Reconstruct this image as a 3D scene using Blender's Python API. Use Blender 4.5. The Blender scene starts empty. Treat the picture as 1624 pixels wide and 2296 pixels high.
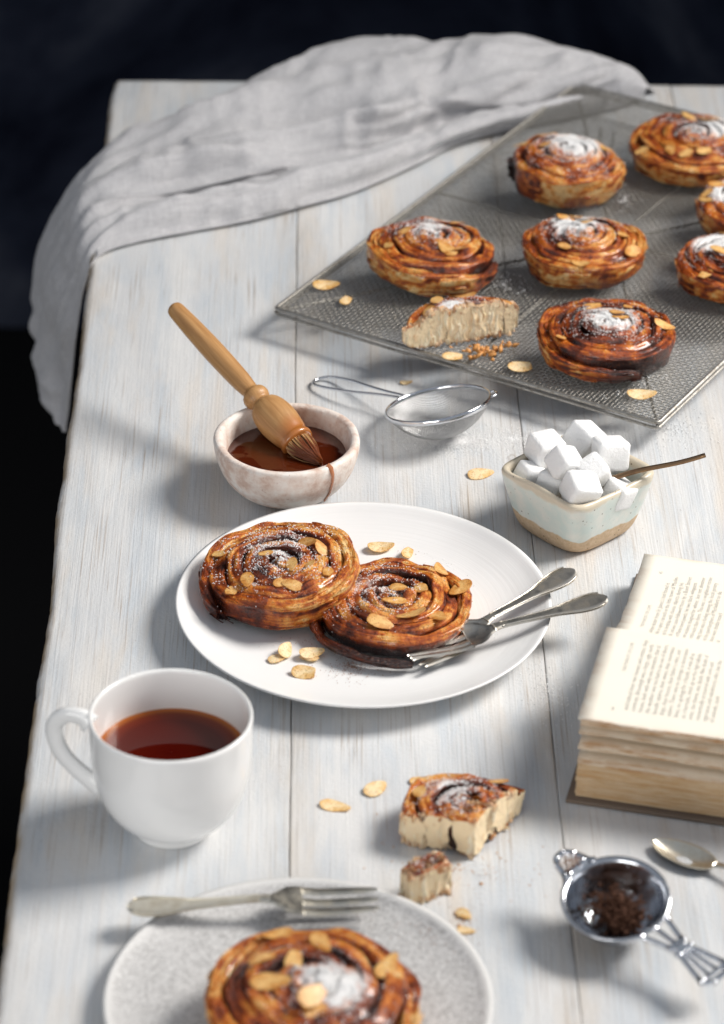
import bpy, bmesh, math, random
import numpy as np
from mathutils import Vector, Matrix, Euler
C = bpy.context.scene.collection
CM = 0.01                                    # every builder below works in centimetres
R_ = math.radians

# ------------------------------------------------------------------ camera, world, light, exposure
sc = bpy.context.scene
cam = bpy.data.cameras.new('camera'); co = bpy.data.objects.new('camera', cam); C.objects.link(co); sc.camera = co
PITCH, ROLL, DIST = 31.5, 1.0, 224.0
co.location = (0, -DIST*CM*math.cos(R_(PITCH)), DIST*CM*math.sin(R_(PITCH)))
co.rotation_euler = (Matrix.Rotation(R_(90-PITCH), 3, 'X') @ Matrix.Rotation(R_(ROLL), 3, 'Z')).to_euler()
cam.sensor_fit = 'VERTICAL'; cam.sensor_height = 36; cam.sensor_width = 36
cam.lens = 36*7585/2296
cam.clip_start = 0.05; cam.clip_end = 60
cam.dof.use_dof = True; cam.dof.focus_distance = 2.185; cam.dof.aperture_fstop = 6.8; cam.dof.aperture_blades = 9

wd = bpy.data.worlds.new('World'); sc.world = wd; wd.use_nodes = True
bg = wd.node_tree.nodes['Background']; bg.inputs[0].default_value = (0.80, 0.87, 0.98, 1); bg.inputs[1].default_value = 0.33

def area(name, loc, target, sx, sy, power, color):
    l = bpy.data.lights.new(name, 'AREA'); l.shape = 'RECTANGLE'; l.size = sx; l.size_y = sy; l.energy = power; l.color = color
    o = bpy.data.objects.new(name, l); C.objects.link(o); o.location = loc
    o.rotation_euler = (Vector(target)-Vector(loc)).to_track_quat('-Z', 'Y').to_euler()
    return o
key = area('window_light', (1.85, 0.42, 1.80), (0.13, -0.12, 0.0), 0.95, 0.95, 14.2, (1.0, 0.955, 0.90)); key.data.spread = R_(66)
area('front_reflector_light', (-0.75, -2.15, 0.50), (0.0, -0.1, 0.03), 1.3, 0.75, 17, (1.0, 0.97, 0.93))
sc.view_settings.view_transform = 'Standard'; sc.view_settings.look = 'None'
sc.view_settings.exposure = 0.07; sc.view_settings.gamma = 1.0
sc.cycles.max_bounces = 8; sc.cycles.use_denoising = True
sc.cycles.caustics_reflective = False; sc.cycles.caustics_refractive = False
sc.cycles.sample_clamp_indirect = 6.0

# ------------------------------------------------------------------ noise
def _h(i, j, k, s):
    n = (i*374761393 + j*668265263 + k*2147483647 + s*974634521) & 0xffffffff
    n = ((n ^ (n >> 13))*1274126177) & 0xffffffff
    n = ((n ^ (n >> 15))*2246822519) & 0xffffffff
    return ((n ^ (n >> 16)) & 0xffff)/32767.5 - 1.0
def vn(x, y=0., z=0., s=0):
    x, y, z = np.broadcast_arrays(np.asarray(x, float), np.asarray(y, float), np.asarray(z, float))
    i, j, k = np.floor(x).astype(np.int64), np.floor(y).astype(np.int64), np.floor(z).astype(np.int64)
    u, v, w = x-i, y-j, z-k
    u, v, w = u*u*(3-2*u), v*v*(3-2*v), w*w*(3-2*w)
    r = 0
    for a, wa in ((0, 1-u), (1, u)):
        for b, wb in ((0, 1-v), (1, v)):
            for c, wc in ((0, 1-w), (1, w)):
                r = r + wa*wb*wc*_h(i+a, j+b, k+c, s)
    return r
def fbm(x, y=0., z=0., s=0, o=3):
    r, a = 0, 1.0
    for q in range(o):
        r = r + a*vn(np.asarray(x)*2**q, np.asarray(y)*2**q, np.asarray(z)*2**q, s+q*7); a *= .5
    return r/1.6

# ------------------------------------------------------------------ mesh helpers
def mesh_data(name, V, F, mats, smooth=True, attrs=None, mi=None):
    me = bpy.data.meshes.new(name)
    V = np.asarray(V, float).reshape(-1, 3)*CM
    if isinstance(F, np.ndarray):
        k = F.shape[1]
        me.vertices.add(len(V)); me.vertices.foreach_set('co', V.ravel())
        me.loops.add(F.size); me.loops.foreach_set('vertex_index', F.ravel().astype(np.int32))
        me.polygons.add(len(F)); me.polygons.foreach_set('loop_start', np.arange(0, F.size, k, dtype=np.int32))
        me.update(calc_edges=True)
    else:
        me.from_pydata([tuple(v) for v in V], [], [tuple(int(q) for q in f) for f in F])
    me.validate()
    if smooth: me.polygons.foreach_set('use_smooth', np.ones(len(me.polygons), bool))
    for m in (mats if isinstance(mats, (list, tuple)) else [mats]): me.materials.append(m)
    if mi is not None: me.polygons.foreach_set('material_index', np.asarray(mi, np.int32))
    for n, a in (attrs or {}).items():
        a = np.asarray(a, float)
        if a.ndim == 1:
            at = me.attributes.new(n, 'FLOAT', 'POINT'); at.data.foreach_set('value', a)
        else:
            at = me.attributes.new(n, 'FLOAT_VECTOR', 'POINT'); at.data.foreach_set('vector', a.ravel())
    me.update()
    return me
def link(name, me, parent=None, loc=(0, 0, 0), rot=(0, 0, 0)):
    o = bpy.data.objects.new(name, me); C.objects.link(o)
    o.location = Vector(loc)*CM; o.rotation_euler = rot
    if parent: o.parent = parent
    return o
def mk(name, VF, mats, parent=None, loc=(0, 0, 0), rot=(0, 0, 0), smooth=True, attrs=None, mi=None):
    return link(name, mesh_data(name, VF[0], VF[1], mats, smooth, attrs, mi), parent, loc, rot)
def tag(o, label=None, cat=None, group=None, kind=None):
    if label: o['label'] = label
    if cat: o['category'] = cat
    if group: o['group'] = group
    if kind: o['kind'] = kind
    return o
def thing(name, label, cat, loc=(0, 0, 0), rot=(0, 0, 0), group=None):
    o = bpy.data.objects.new(name, None); C.objects.link(o); o.empty_display_size = .02
    o.location = Vector(loc)*CM; o.rotation_euler = rot
    return tag(o, label, cat, group)
def merge(*parts):
    V, F, n = [], [], 0
    for v, f in parts:
        v = np.asarray(v, float).reshape(-1, 3); V.append(v)
        F += [tuple(int(q)+n for q in ff) for ff in f]; n += len(v)
    return np.vstack(V), F
def grid(P, cu=False, cv=False):
    """P (n, m, 3) -> verts, quads"""
    n, m = P.shape[:2]
    i = np.arange(n if cu else n-1); j = np.arange(m if cv else m-1)
    I, J = np.meshgrid(i, j, indexing='ij'); I2, J2 = (I+1) % n, (J+1) % m
    F = np.stack([I*m+J, I2*m+J, I2*m+J2, I*m+J2], -1).reshape(-1, 4)
    return P.reshape(-1, 3), F
def smooth_profile(pts, n=60):
    p = np.array(pts, float); d = np.r_[0, np.cumsum(np.hypot(*np.diff(p, axis=0).T))]
    t = np.linspace(0, d[-1], n)
    return catmull(p, d, t)
def catmull(p, d, t):
    m = np.zeros_like(p)
    m[1:-1] = (p[2:]-p[:-2])/(d[2:]-d[:-2])[:, None]; m[0] = (p[1]-p[0])/(d[1]-d[0]); m[-1] = (p[-1]-p[-2])/(d[-1]-d[-2])
    k = np.clip(np.searchsorted(d, t, side='right')-1, 0, len(p)-2); h = (d[k+1]-d[k]); u = ((t-d[k])/h)[:, None]; h = h[:, None]
    return (2*u**3-3*u**2+1)*p[k]+(u**3-2*u**2+u)*h*m[k]+(-2*u**3+3*u**2)*p[k+1]+(u**3-u**2)*h*m[k+1]
def lathe(prof, n=96):
    prof = np.asarray(prof, float); a = np.linspace(0, 2*np.pi, n, endpoint=False)
    P = np.stack([np.outer(np.cos(a), prof[:, 0]), np.outer(np.sin(a), prof[:, 0]), np.tile(prof[:, 1], (n, 1))], -1)
    return grid(P, cu=True)
def sweep(path, ra, rb=None, n=10, up=(0, 0, 1), closed=False, caps=True, power=2.0):
    """tube along path; ra across, rb along up (arrays or numbers)"""
    p = np.asarray(path, float); N = len(p); ra = np.broadcast_to(np.asarray(ra, float), (N,)); rb = ra if rb is None else np.broadcast_to(np.asarray(rb, float), (N,))
    t = (np.roll(p, -1, 0)-np.roll(p, 1, 0)) if closed else np.gradient(p, axis=0)
    t /= np.linalg.norm(t, axis=1)[:, None]+1e-12
    s = np.cross(t, np.asarray(up, float)); l = np.linalg.norm(s, axis=1); 
    s[l < 1e-5] = (1, 0, 0); s /= np.linalg.norm(s, axis=1)[:, None]; u = np.cross(s, t)
    a = np.linspace(0, 2*np.pi, n, endpoint=False)
    ca, sa = np.sign(np.cos(a))*np.abs(np.cos(a))**(2/power), np.sign(np.sin(a))*np.abs(np.sin(a))**(2/power)
    P = p[:, None]+ra[:, None, None]*ca[None, :, None]*s[:, None]+rb[:, None, None]*sa[None, :, None]*u[:, None]
    V, F = grid(P, cu=closed, cv=True); F = [tuple(f) for f in F]
    if caps and not closed:
        F.append(tuple(range(n-1, -1, -1))); F.append(tuple((N-1)*n+q for q in range(n)))
    return V, F
OCT = np.array([(1, 0, 0), (-1, 0, 0), (0, 1, 0), (0, -1, 0), (0, 0, 1), (0, 0, -1)], float)
OCF = np.array([(0, 2, 4), (2, 1, 4), (1, 3, 4), (3, 0, 4), (2, 0, 5), (1, 2, 5), (3, 1, 5), (0, 3, 5)])
def rot_rand(rng, n):
    q = rng.normal(size=(n, 4)); q /= np.linalg.norm(q, axis=1)[:, None]; w, x, y, z = q.T
    return np.stack([1-2*(y*y+z*z), 2*(x*y-z*w), 2*(x*z+y*w), 2*(x*y+z*w), 1-2*(x*x+z*z), 2*(y*z-x*w), 2*(x*z-y*w), 2*(y*z+x*w), 1-2*(x*x+y*y)], -1).reshape(n, 3, 3)
def grains(pts, rad, rng, stretch=(1, 1, 1)):
    n = len(pts); rad = np.broadcast_to(np.asarray(rad, float), (n,))
    b = OCT[None]*np.asarray(stretch)*rad[:, None, None]*rng.uniform(.75, 1.25, (n, 6, 1))
    V = np.einsum('nij,nkj->nki', rot_rand(rng, n), b)+np.asarray(pts)[:, None]
    F = (OCF[None]+6*np.arange(n)[:, None, None]).reshape(-1, 3)
    return V.reshape(-1, 3), F
def rbox(sx, sy, sz, r=.1, seg=3):
    bm = bmesh.new(); bmesh.ops.create_cube(bm, size=1)
    for v in bm.verts: v.co = Vector((v.co.x*sx, v.co.y*sy, v.co.z*sz))
    bmesh.ops.bevel(bm, geom=list(bm.edges), offset=r, segments=seg, profile=.6, affect='EDGES')
    V = np.array([v.co[:] for v in bm.verts]); bm.verts.index_update(); F = [tuple(v.index for v in f.verts) for f in bm.faces]; bm.free()
    return V, F
def xf(VF, loc=(0, 0, 0), rot=(0, 0, 0), s=1.0):
    M = np.array(Euler(rot).to_matrix()); return np.asarray(VF[0])*s @ M.T+np.array(loc), VF[1]

# ------------------------------------------------------------------ material helper
class NT:
    def __init__(s, name):
        s.m = bpy.data.materials.new(name); s.m.use_nodes = True; s.t = s.m.node_tree; s.p = s.t.nodes['Principled BSDF']
    def n(s, typ, **kw):
        nd = s.t.nodes.new('ShaderNode'+typ)
        for k, v in kw.items():
            if k in ('inp',): 
                for a, b in v.items(): s.set(nd, a, b)
            else: setattr(nd, k, v)
        return nd
    def set(s, nd, key, v):
        i = nd.inputs[key]
        if isinstance(v, bpy.types.NodeSocket): s.t.links.new(v, i)
        elif isinstance(v, (tuple, list)) and len(v) == 3 and i.type == 'RGBA': i.default_value = (*v, 1)
        else: i.default_value = v
    def coord(s, out='Object'): return s.n('TexCoord').outputs[out]
    def attr(s, name, o='Fac'): return s.n('Attribute', attribute_name=name).outputs[o]
    def mapping(s, vec, scale=(1, 1, 1), loc=(0, 0, 0)):
        return s.n('Mapping', inp={'Vector': vec, 'Scale': scale, 'Location': loc}).outputs[0]
    def noise(s, vec, scale, detail=3, rough=.55, dist=0, o='Fac'):
        return s.n('TexNoise', inp={'Vector': vec, 'Scale': scale, 'Detail': detail, 'Roughness': rough, 'Distortion': dist}).outputs[o]
    def ramp(s, f, stops, interp='LINEAR'):
        r = s.n('ValToRGB'); r.color_ramp.interpolation = interp; e = r.color_ramp.elements
        while len(e) < len(stops): e.new(.5)
        for q, (p, c) in zip(e, stops):
            q.position = p; q.color = (c, c, c, 1) if isinstance(c, (int, float)) else (*c, 1)
        s.set(r, 'Fac', f); return r.outputs[0]
    def math(s, op, a, b=None, c=None, clamp=False):
        m = s.n('Math', operation=op, use_clamp=clamp); s.set(m, 0, a)
        if b is not None: s.set(m, 1, b)
        if c is not None: s.set(m, 2, c)
        return m.outputs[0]
    def mix(s, f, a, b, blend='MIX'):
        m = s.n('Mix', data_type='RGBA', blend_type=blend); s.set(m, 0, f); s.set(m, 6, a); s.set(m, 7, b); return m.outputs[2]
    def bump(s, h, strength=.3, dist=.001, normal=None):
        b = s.n('Bump', inp={'Height': h, 'Strength': strength, 'Distance': dist})
        if normal is not None: s.set(b, 'Normal', normal)
        s.set(s.p, 'Normal', b.outputs[0]); return b.outputs[0]
    def out(s, **kw):
        for k, v in kw.items(): s.set(s.p, k.replace('_', ' '), v)
        return s.m
def plain(name, col, rough=.5, **kw):
    t = NT(name); return t.out(Base_Color=col, Roughness=rough, **kw)

# --- table paint
def m_table():
    t = NT('whitewashed_wood'); ob = t.coord(); v = t.n('VectorMath', operation='ADD'); t.set(v, 0, ob)
    t.set(v, 1, t.attr('shift', 'Vector')); p = v.outputs[0]
    streak = t.noise(t.mapping(p, (55, 3.0, 1)), 1, 4, .6, .4)
    fine = t.noise(t.mapping(p, (700, 9, 1)), 1, 3, .6, .3)
    broad = t.noise(t.mapping(p, (22, 7, 1)), 1, 4, .6, .6)
    patch = t.noise(t.mapping(p, (34, 6, 1), (3, 1, 0)), 1, 5, .65, .5)
    warm = t.noise(t.mapping(p, (34, 4, 1), (7, 3, 1)), 1, 4, .6, .5)
    c = t.mix(t.ramp(broad, [(.38, 0.), (.62, 1.)]), (.62, .63, .64), (.70, .70, .695))
    c = t.mix(t.math('MULTIPLY', t.ramp(patch, [(.45, 0.), (.70, 1.)]), .85), c, (.51, .565, .62))
    c = t.mix(t.math('MULTIPLY', t.ramp(warm, [(.52, 0.), (.72, 1.)]), .55), c, (.66, .57, .47))
    c = t.mix(t.math('MULTIPLY', t.ramp(streak, [(.56, 0.), (.72, 1.)]), .40), c, (.50, .53, .56))
    # worn grain where the brown wood shows through the paint
    rub = t.noise(t.mapping(p, (26, 8, 1), (11, 5, 2)), 1, 4, .6, .4)
    g = t.math('MULTIPLY', t.ramp(fine, [(.56, 0.), (.66, 1.)]), t.ramp(rub, [(.40, .05), (.66, .7)]))
    c = t.mix(g, c, (.34, .27, .21))
    speck = t.noise(t.mapping(p, (520, 150, 1)), 1, 2, .5)
    c = t.mix(t.math('MULTIPLY', t.ramp(speck, [(.73, 0.), (.78, 1.)]), .5), c, (.28, .23, .19))
    # knots: rings round a few voronoi centres
    vo = t.n('TexVoronoi', inp={'Vector': t.mapping(p, (9.0, 4.5, 0)), 'Scale': 1.0, 'Randomness': 1.0}).outputs['Distance']
    wob = t.math('ADD', vo, t.math('MULTIPLY', t.noise(p, 60, 2), .06))
    ring = t.math('SINE', t.math('MULTIPLY', wob, 210))
    kn = t.math('MULTIPLY', t.ramp(wob, [(.055, 1.), (.10, 0.)]), t.ramp(ring, [(.45, 0.), (.95, .7)]))
    c = t.mix(kn, c, (.36, .33, .31))
    e = t.attr('edge'); en = t.noise(t.mapping(p, (160, 34, 90)), 1, 4)
    w = t.math('MULTIPLY', e, t.ramp(en, [(.34, .25), (.58, 1.)]))
    c = t.mix(w, c, (.36, .26, .15))
    h = t.math('ADD', t.math('MULTIPLY', fine, .7), t.math('MULTIPLY', t.noise(p, 380, 3), .5))
    t.bump(h, .65, .0010)
    return t.out(Base_Color=c, Roughness=t.ramp(broad, [(.3, .40), (.7, .56)]), Specular_IOR_Level=.45)
M_TABLE = m_table()

def m_pastry(name, dark=0.0):
    t = NT(name); fl = t.attr('flow', 'Vector'); cr = t.attr('crest'); ou = t.attr('outer'); bu = t.attr('burn'); su = t.attr('sugar')
    ob = t.coord()
    lam = t.noise(t.mapping(fl, (.55, 4.2, 0)), 1, 4, .62, .25)          # layers running along the spiral
    lam2 = t.noise(t.mapping(fl, (.7, 13, 0), (5, 0, 0)), 1, 3, .6, .2)
    bake = t.noise(ob, 62, 4, .6)
    side = t.math('MULTIPLY', ou, t.ramp(cr, [(.45, 1.), (.8, 0.)]))       # baked layers on the outside wall are paler
    lw = t.math('ADD', .62, t.math('MULTIPLY', side, .6))
    glz = t.ramp(t.noise(ob, 95, 3, .55, .8), [(.50, 0.), (.62, 1.)])        # pools of caramel
    f = t.math('ADD', t.math('MULTIPLY', t.math('SUBTRACT', lam, .5), t.math('MULTIPLY', lw, .75)), t.math('MULTIPLY', t.math('SUBTRACT', bake, .5), 1.0))
    f = t.math('ADD', f, t.math('MULTIPLY', t.math('SUBTRACT', lam2, .5), .42))
    f = t.math('ADD', f, t.math('ADD', .345, t.math('MULTIPLY', glz, .16)))                                       # about .5 on average
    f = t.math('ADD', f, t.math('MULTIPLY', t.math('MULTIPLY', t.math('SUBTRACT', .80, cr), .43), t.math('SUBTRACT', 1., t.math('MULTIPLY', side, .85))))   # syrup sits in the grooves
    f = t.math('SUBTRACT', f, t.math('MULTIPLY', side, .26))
    f = t.math('ADD', f, t.math('MULTIPLY', t.math('MULTIPLY', t.math('MAXIMUM', side, .45), t.attr('step')), .50))
    f = t.math('ADD', f, t.math('MULTIPLY', bu, .75)); f = t.math('ADD', f, dark, clamp=True)
    c = t.ramp(f, [(0.06, (.88, .60, .27)), (.22, (.77, .35, .075)), (.37, (.58, .150, .016)), (.52, (.31, .052, .006)), (.68, (.12, .018, .004)), (.95, (.022, .006, .005))])
    cin = t.noise(ob, 900, 2, .5)
    c = t.mix(t.math('MULTIPLY', t.ramp(cin, [(.57, 0.), (.64, 1.)]), .62), c, (.16, .045, .012))
    sn = t.noise(ob, 420, 4, .7); sm = t.ramp(t.math('ADD', t.math('MULTIPLY', su, .78), t.math('MULTIPLY', t.math('ADD', sn, t.noise(ob, 150, 3, .6)), .5)), [(.76, 0.), (.98, 1.)])
    c = t.mix(sm, c, (.86, .85, .84))
    h = t.math('ADD', t.math('MULTIPLY', lam2, .8), t.math('MULTIPLY', t.noise(ob, 320, 4, .65), 1.3))
    t.bump(h, .85, .0016)
    rr = t.math('ADD', t.ramp(t.noise(ob, 120, 3), [(.35, .22), (.65, .5)]), t.math('MULTIPLY', sm, .5), clamp=True)
    return t.out(Base_Color=c, Roughness=rr, Specular_IOR_Level=.35, Coat_Weight=t.math('MULTIPLY', t.math('SUBTRACT', 1., sm), t.ramp(t.noise(ob, 70, 2), [(.38, .12), (.6, .75)])), Coat_Roughness=.11)
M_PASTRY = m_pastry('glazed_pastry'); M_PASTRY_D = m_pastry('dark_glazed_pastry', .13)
def m_crumb():
    t = NT('pastry_inside'); ob = t.coord(); tn = t.attr('torn', 'Vector'); to = t.attr('toast')
    a = t.noise(t.mapping(tn, (5.0, .7, 1)), 1, 4, .66, .7); b = t.noise(ob, 150, 3)
    c = t.ramp(a, [(.30, (.58, .30, .11)), (.41, (.90, .69, .42)), (.60, (.95, .85, .64))])
    c = t.mix(t.ramp(b, [(.56, 0.), (.74, .55)]), c, (.60, .32, .12))
    c = t.mix(t.math('MULTIPLY', to, t.ramp(b, [(.3, .55), (.6, 1.)])), c, (.46, .17, .045))
    t.bump(t.math('ADD', a, b), .8, .002); return t.out(Base_Color=c, Roughness=.75, Subsurface_Weight=.08, Subsurface_Radius=(.004, .002, .001))
M_CRUMB = m_crumb()
def m_almond(name, c0, c1, c2):
    t = NT(name); ob = t.coord(); rim = t.attr('rim'); rnd = t.n('ObjectInfo').outputs['Random']
    k = t.math('ADD', t.math('MULTIPLY', t.noise(ob, 330, 4), .9), t.math('MULTIPLY', rim, .24))
    k = t.math('SUBTRACT', t.math('ADD', k, t.math('MULTIPLY', rnd, .24)), .17)
    k = t.math('ADD', k, t.math('MULTIPLY', t.math('SUBTRACT', t.noise(t.mapping(ob, (1, 1, 1)), 110, 2), .5), .6))
    c = t.ramp(k, [(.30, c0), (.66, c1), (1.0, c2)])
    c = t.mix(t.math('MULTIPLY', t.ramp(t.noise(ob, 1400, 1), [(.6, 0.), (.66, 1.)]), .55), c, (.20, .07, .02))
    t.bump(t.noise(t.mapping(ob, (1, 3, 1)), 420, 3), .12, .0005)
    return t.out(Base_Color=c, Roughness=.45, Coat_Weight=.08, Coat_Roughness=.2, Subsurface_Weight=.15, Subsurface_Radius=(.004, .002, .001))
M_ALM = m_almond('toasted_almond', (.88, .70, .43), (.76, .46, .16), (.38, .13, .025))
M_ALM_G = m_almond('glazed_almond', (.80, .50, .19), (.60, .26, .055), (.24, .07, .014))
M_GOLD = plain('golden_crumb', (.62, .29, .085), .6)
M_SUGAR = plain('icing_sugar', (.93, .93, .93), .8, Specular_IOR_Level=.3)
M_CUBE = NT('sugar_cube'); M_CUBE.bump(M_CUBE.noise(M_CUBE.coord(), 420, 4, .75), .6, .002)
M_CUBE = M_CUBE.out(Base_Color=(.94, .94, .935), Roughness=.6, Subsurface_Weight=.35, Subsurface_Radius=(.006, .006, .006), Subsurface_Scale=1.)
M_CINN = plain('cinnamon', (.30, .11, .03), .9)
M_PORC = plain('white_porcelain', (.84, .84, .83), .17, Coat_Weight=.3, Coat_Roughness=.06)
def m_plate():
    t = NT('white_glazed_plate'); ob = t.coord(); s = t.n('SeparateXYZ', inp={0: ob})
    r = t.math('SQRT', t.math('ADD', t.math('POWER', s.outputs[0], 2.), t.math('POWER', s.outputs[1], 2.)))
    ring = t.noise(t.n('CombineXYZ', inp={0: t.math('MULTIPLY', r, 480.), 1: t.math('MULTIPLY', s.outputs[0], 9.), 2: t.math('MULTIPLY', s.outputs[1], 9.)}).outputs[0], 1, 2)
    t.bump(ring, .18, .0008); return t.out(Base_Color=(.85, .85, .845), Roughness=.30)
M_PLATE = m_plate()
def m_stone():
    t = NT('speckled_grey_stoneware'); ob = t.coord(); a = t.noise(ob, 620, 3, .7); b = t.noise(ob, 60, 3)
    c = t.ramp(a, [(.36, (.32, .315, .31)), (.5, (.52, .515, .51)), (.64, (.72, .715, .71))])
    c = t.mix(t.math('MULTIPLY', t.ramp(b, [(.4, 0.), (.65, 1.)]), .45), c, (.62, .615, .61))
    c = t.mix(t.ramp(t.attr('rim'), [(.2, 0.), (.8, .75)]), c, (.74, .735, .72))
    t.bump(a, .35, .001); return t.out(Base_Color=c, Roughness=.55)
M_STONE = m_stone()
def m_linen():
    t = NT('grey_linen'); uv = t.attr('weave', 'Vector'); ob = t.coord()
    a = t.noise(t.mapping(uv, (11, 1.0, 0)), 1, 3, .6); b = t.noise(t.mapping(uv, (1.0, 11, 0)), 1, 3, .6)
    ab = t.math('ADD', a, b); c = t.ramp(t.math('MULTIPLY', ab, .5), [(.38, (.43, .425, .44)), (.62, (.58, .575, .585))])
    t.bump(t.math('ADD', ab, t.noise(ob, 90, 3)), .5, .001)
    return t.out(Base_Color=c, Roughness=.9, Sheen_Weight=.25, Specular_IOR_Level=.2)
M_LINEN = m_linen()
def m_metal(name, col, rough, tarn=None, amt=.5, sc_=120):
    t = NT(name); ob = t.coord(); n = t.noise(ob, sc_, 4, .65)
    c = t.mix(t.math('MULTIPLY', t.ramp(n, [(.45, 0.), (.68, 1.)]), amt), col, tarn or col)
    t.bump(t.noise(ob, 500, 3), .08, .0005)
    return t.out(Base_Color=c, Metallic=1.0, Roughness=t.ramp(n, [(.4, rough), (.7, rough+.2)]))
M_SILVER = m_metal('old_silver', (.72, .69, .63), .34, (.33, .29, .235), .75)
M_SILVER2 = m_metal('warm_silver', (.78, .74, .64), .30, (.46, .39, .28), .5)
M_CHROME = m_metal('chrome', (.74, .76, .80), .07)
M_POLISH = m_metal('polished_metal', (.62, .64, .68), .11)
M_STEEL = m_metal('steel_wire', (.55, .55, .55), .28)
M_RACK = m_metal('galvanised_wire', (.46, .445, .415), .42, (.22, .19, .15), .7, 300)
M_BRONZE = m_metal('bronze_spoon', (.30, .19, .11), .35, (.14, .08, .05), .6)
def m_wood(name, c0, c1, sx, rough=.42):
    t = NT(name); ob = t.coord(); a = t.noise(t.mapping(ob, sx), 1, 4, .6, .4); b = t.noise(ob, 40, 2)
    c = t.ramp(a, [(.3, c0), (.7, c1)]); c = t.mix(t.math('MULTIPLY', t.ramp(b, [(.4, 0.), (.7, 1.)]), .3), c, c0)
    wet = t.ramp(t.attr('wet'), [(.1, 0.), (.9, 1.)]); c = t.mix(wet, c, (.42, .14, .025))
    t.bump(a, .15, .0006); return t.out(Base_Color=c, Roughness=rough, Coat_Weight=wet, Coat_Roughness=.1)
M_WOOD = m_wood('turned_beech', (.38, .185, .065), (.57, .32, .13), (380, 380, 20))
def m_bristle():
    t = NT('bristle'); s = t.n('SeparateXYZ', inp={0: t.coord()}); k = t.attr('wet')
    n = t.noise(t.mapping(t.attr('strand', 'Vector'), (60, 1, 1)), 1, 3)
    c = t.mix(n, (.58, .36, .15), (.36, .17, .055)); c = t.mix(t.ramp(t.math('ADD', k, t.math('MULTIPLY', n, .35)), [(.25, 0.), (.58, 1.)]), c, (.22, .055, .014))
    t.bump(n, .7, .0015); return t.out(Base_Color=c, Roughness=.3, Coat_Weight=.7, Coat_Roughness=.12)
M_BRIST = m_bristle()
def m_clay():
    t = NT('pink_washed_clay'); ob = t.coord(); a = t.noise(ob, 70, 5, .65); b = t.noise(ob, 260, 3)
    c = t.ramp(a, [(.36, (.60, .44, .36)), (.5, (.76, .66, .59)), (.62, (.83, .78, .73))])
    c = t.mix(t.ramp(b, [(.66, 0.), (.75, .6)]), c, (.45, .27, .2))
    t.bump(t.math('ADD', a, b), .4, .0012); return t.out(Base_Color=c, Roughness=.6)
M_CLAY = m_clay()
M_GLAZE = NT('caramel_glaze'); _n = M_GLAZE.noise(M_GLAZE.coord(), 90, 3); M_GLAZE.bump(_n, .10, .002)
M_GLAZE = M_GLAZE.out(Base_Color=(.070, .011, .0025), Roughness=.09, Coat_Weight=.6, Coat_Roughness=.04)
def m_tea():
    t = NT('black_tea'); r = t.attr('rim'); c = t.ramp(r, [(.0, (.050, .0025, .0012)), (.72, (.080, .006, .0018)), (.88, (.15, .018, .003)), (1., (.45, .14, .022))])
    return t.out(Base_Color=c, Roughness=.03, IOR=1.33)
M_TEA = m_tea()
def m_sugarbowl():
    t = NT('celadon_stoneware'); ob = t.coord(); z = t.n('SeparateXYZ', inp={0: ob}).outputs[2]
    n = t.noise(ob, 55, 3); zz = t.math('ADD', z, t.math('MULTIPLY', t.math('SUBTRACT', n, .5), .010))
    cl = t.ramp(t.noise(ob, 300, 4, .7), [(.3, (.50, .35, .21)), (.7, (.66, .50, .34))])
    gl = t.ramp(t.noise(ob, 80, 3), [(.35, (.60, .68, .64)), (.65, (.74, .74, .68))])
    c = t.mix(t.ramp(t.math('MULTIPLY', zz, 100.), [(.0, 0.), (1., 1.)]), cl, cl)
    g = t.ramp(t.math('MULTIPLY', t.math('SUBTRACT', zz, .0135), 900.), [(0., 0.), (1., 1.)])
    c = t.mix(g, cl, gl)
    rim = t.ramp(t.math('MULTIPLY', t.math('SUBTRACT', zz, .0385), 400.), [(0., 0.), (1., .8)])
    c = t.mix(rim, c, (.62, .52, .38))
    vo = t.n('TexVoronoi', inp={'Vector': ob, 'Scale': 260.}).outputs['Distance']
    sp = t.math('MULTIPLY', t.ramp(vo, [(.10, 1.), (.20, 0.)]), t.ramp(t.noise(ob, 170, 2), [(.50, 0.), (.60, 1.)]))
    c = t.mix(t.math('MULTIPLY', sp, .85), c, (.13, .09, .05))
    t.bump(t.noise(ob, 200, 3), .2, .001)
    return t.out(Base_Color=c, Roughness=t.mix(g, (.75, .75, .75), (.28, .28, .28)))
M_SBOWL = m_sugarbowl()
def m_paper(name, edge):
    t = NT(name); ob = t.coord(); n = t.noise(ob, 30, 3)
    c = t.mix(n, (.82, .77, .66), (.86, .82, .73))
    if edge:
        s = t.n('SeparateXYZ', inp={0: ob}); f = t.attr('fore')
        st = t.noise(t.mapping(ob, (45, 45, 500)), 1, 4, .65)
        k = t.math('MULTIPLY', f, t.ramp(st, [(.42, .18), (.62, 1.)])); c = t.mix(k, c, (.40, .18, .06))
        c = t.mix(t.math('MULTIPLY', t.attr('toned'), 1.), c, (.58, .40, .21))
    return t.out(Base_Color=c, Roughness=.8, Specular_IOR_Level=.2)
M_PAPER = m_paper('aged_paper', True)
M_INK = plain('print_ink', (.15, .145, .14), .8)
M_COVER = NT('brown_book_cloth'); M_COVER.bump(M_COVER.noise(M_COVER.coord(), 900, 2), .4, .001); M_COVER = M_COVER.out(Base_Color=(.16, .118, .088), Roughness=.75)
M_TLEAF = plain('wet_tea_leaf', (.085, .036, .020), .75, Specular_IOR_Level=.25)
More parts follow.
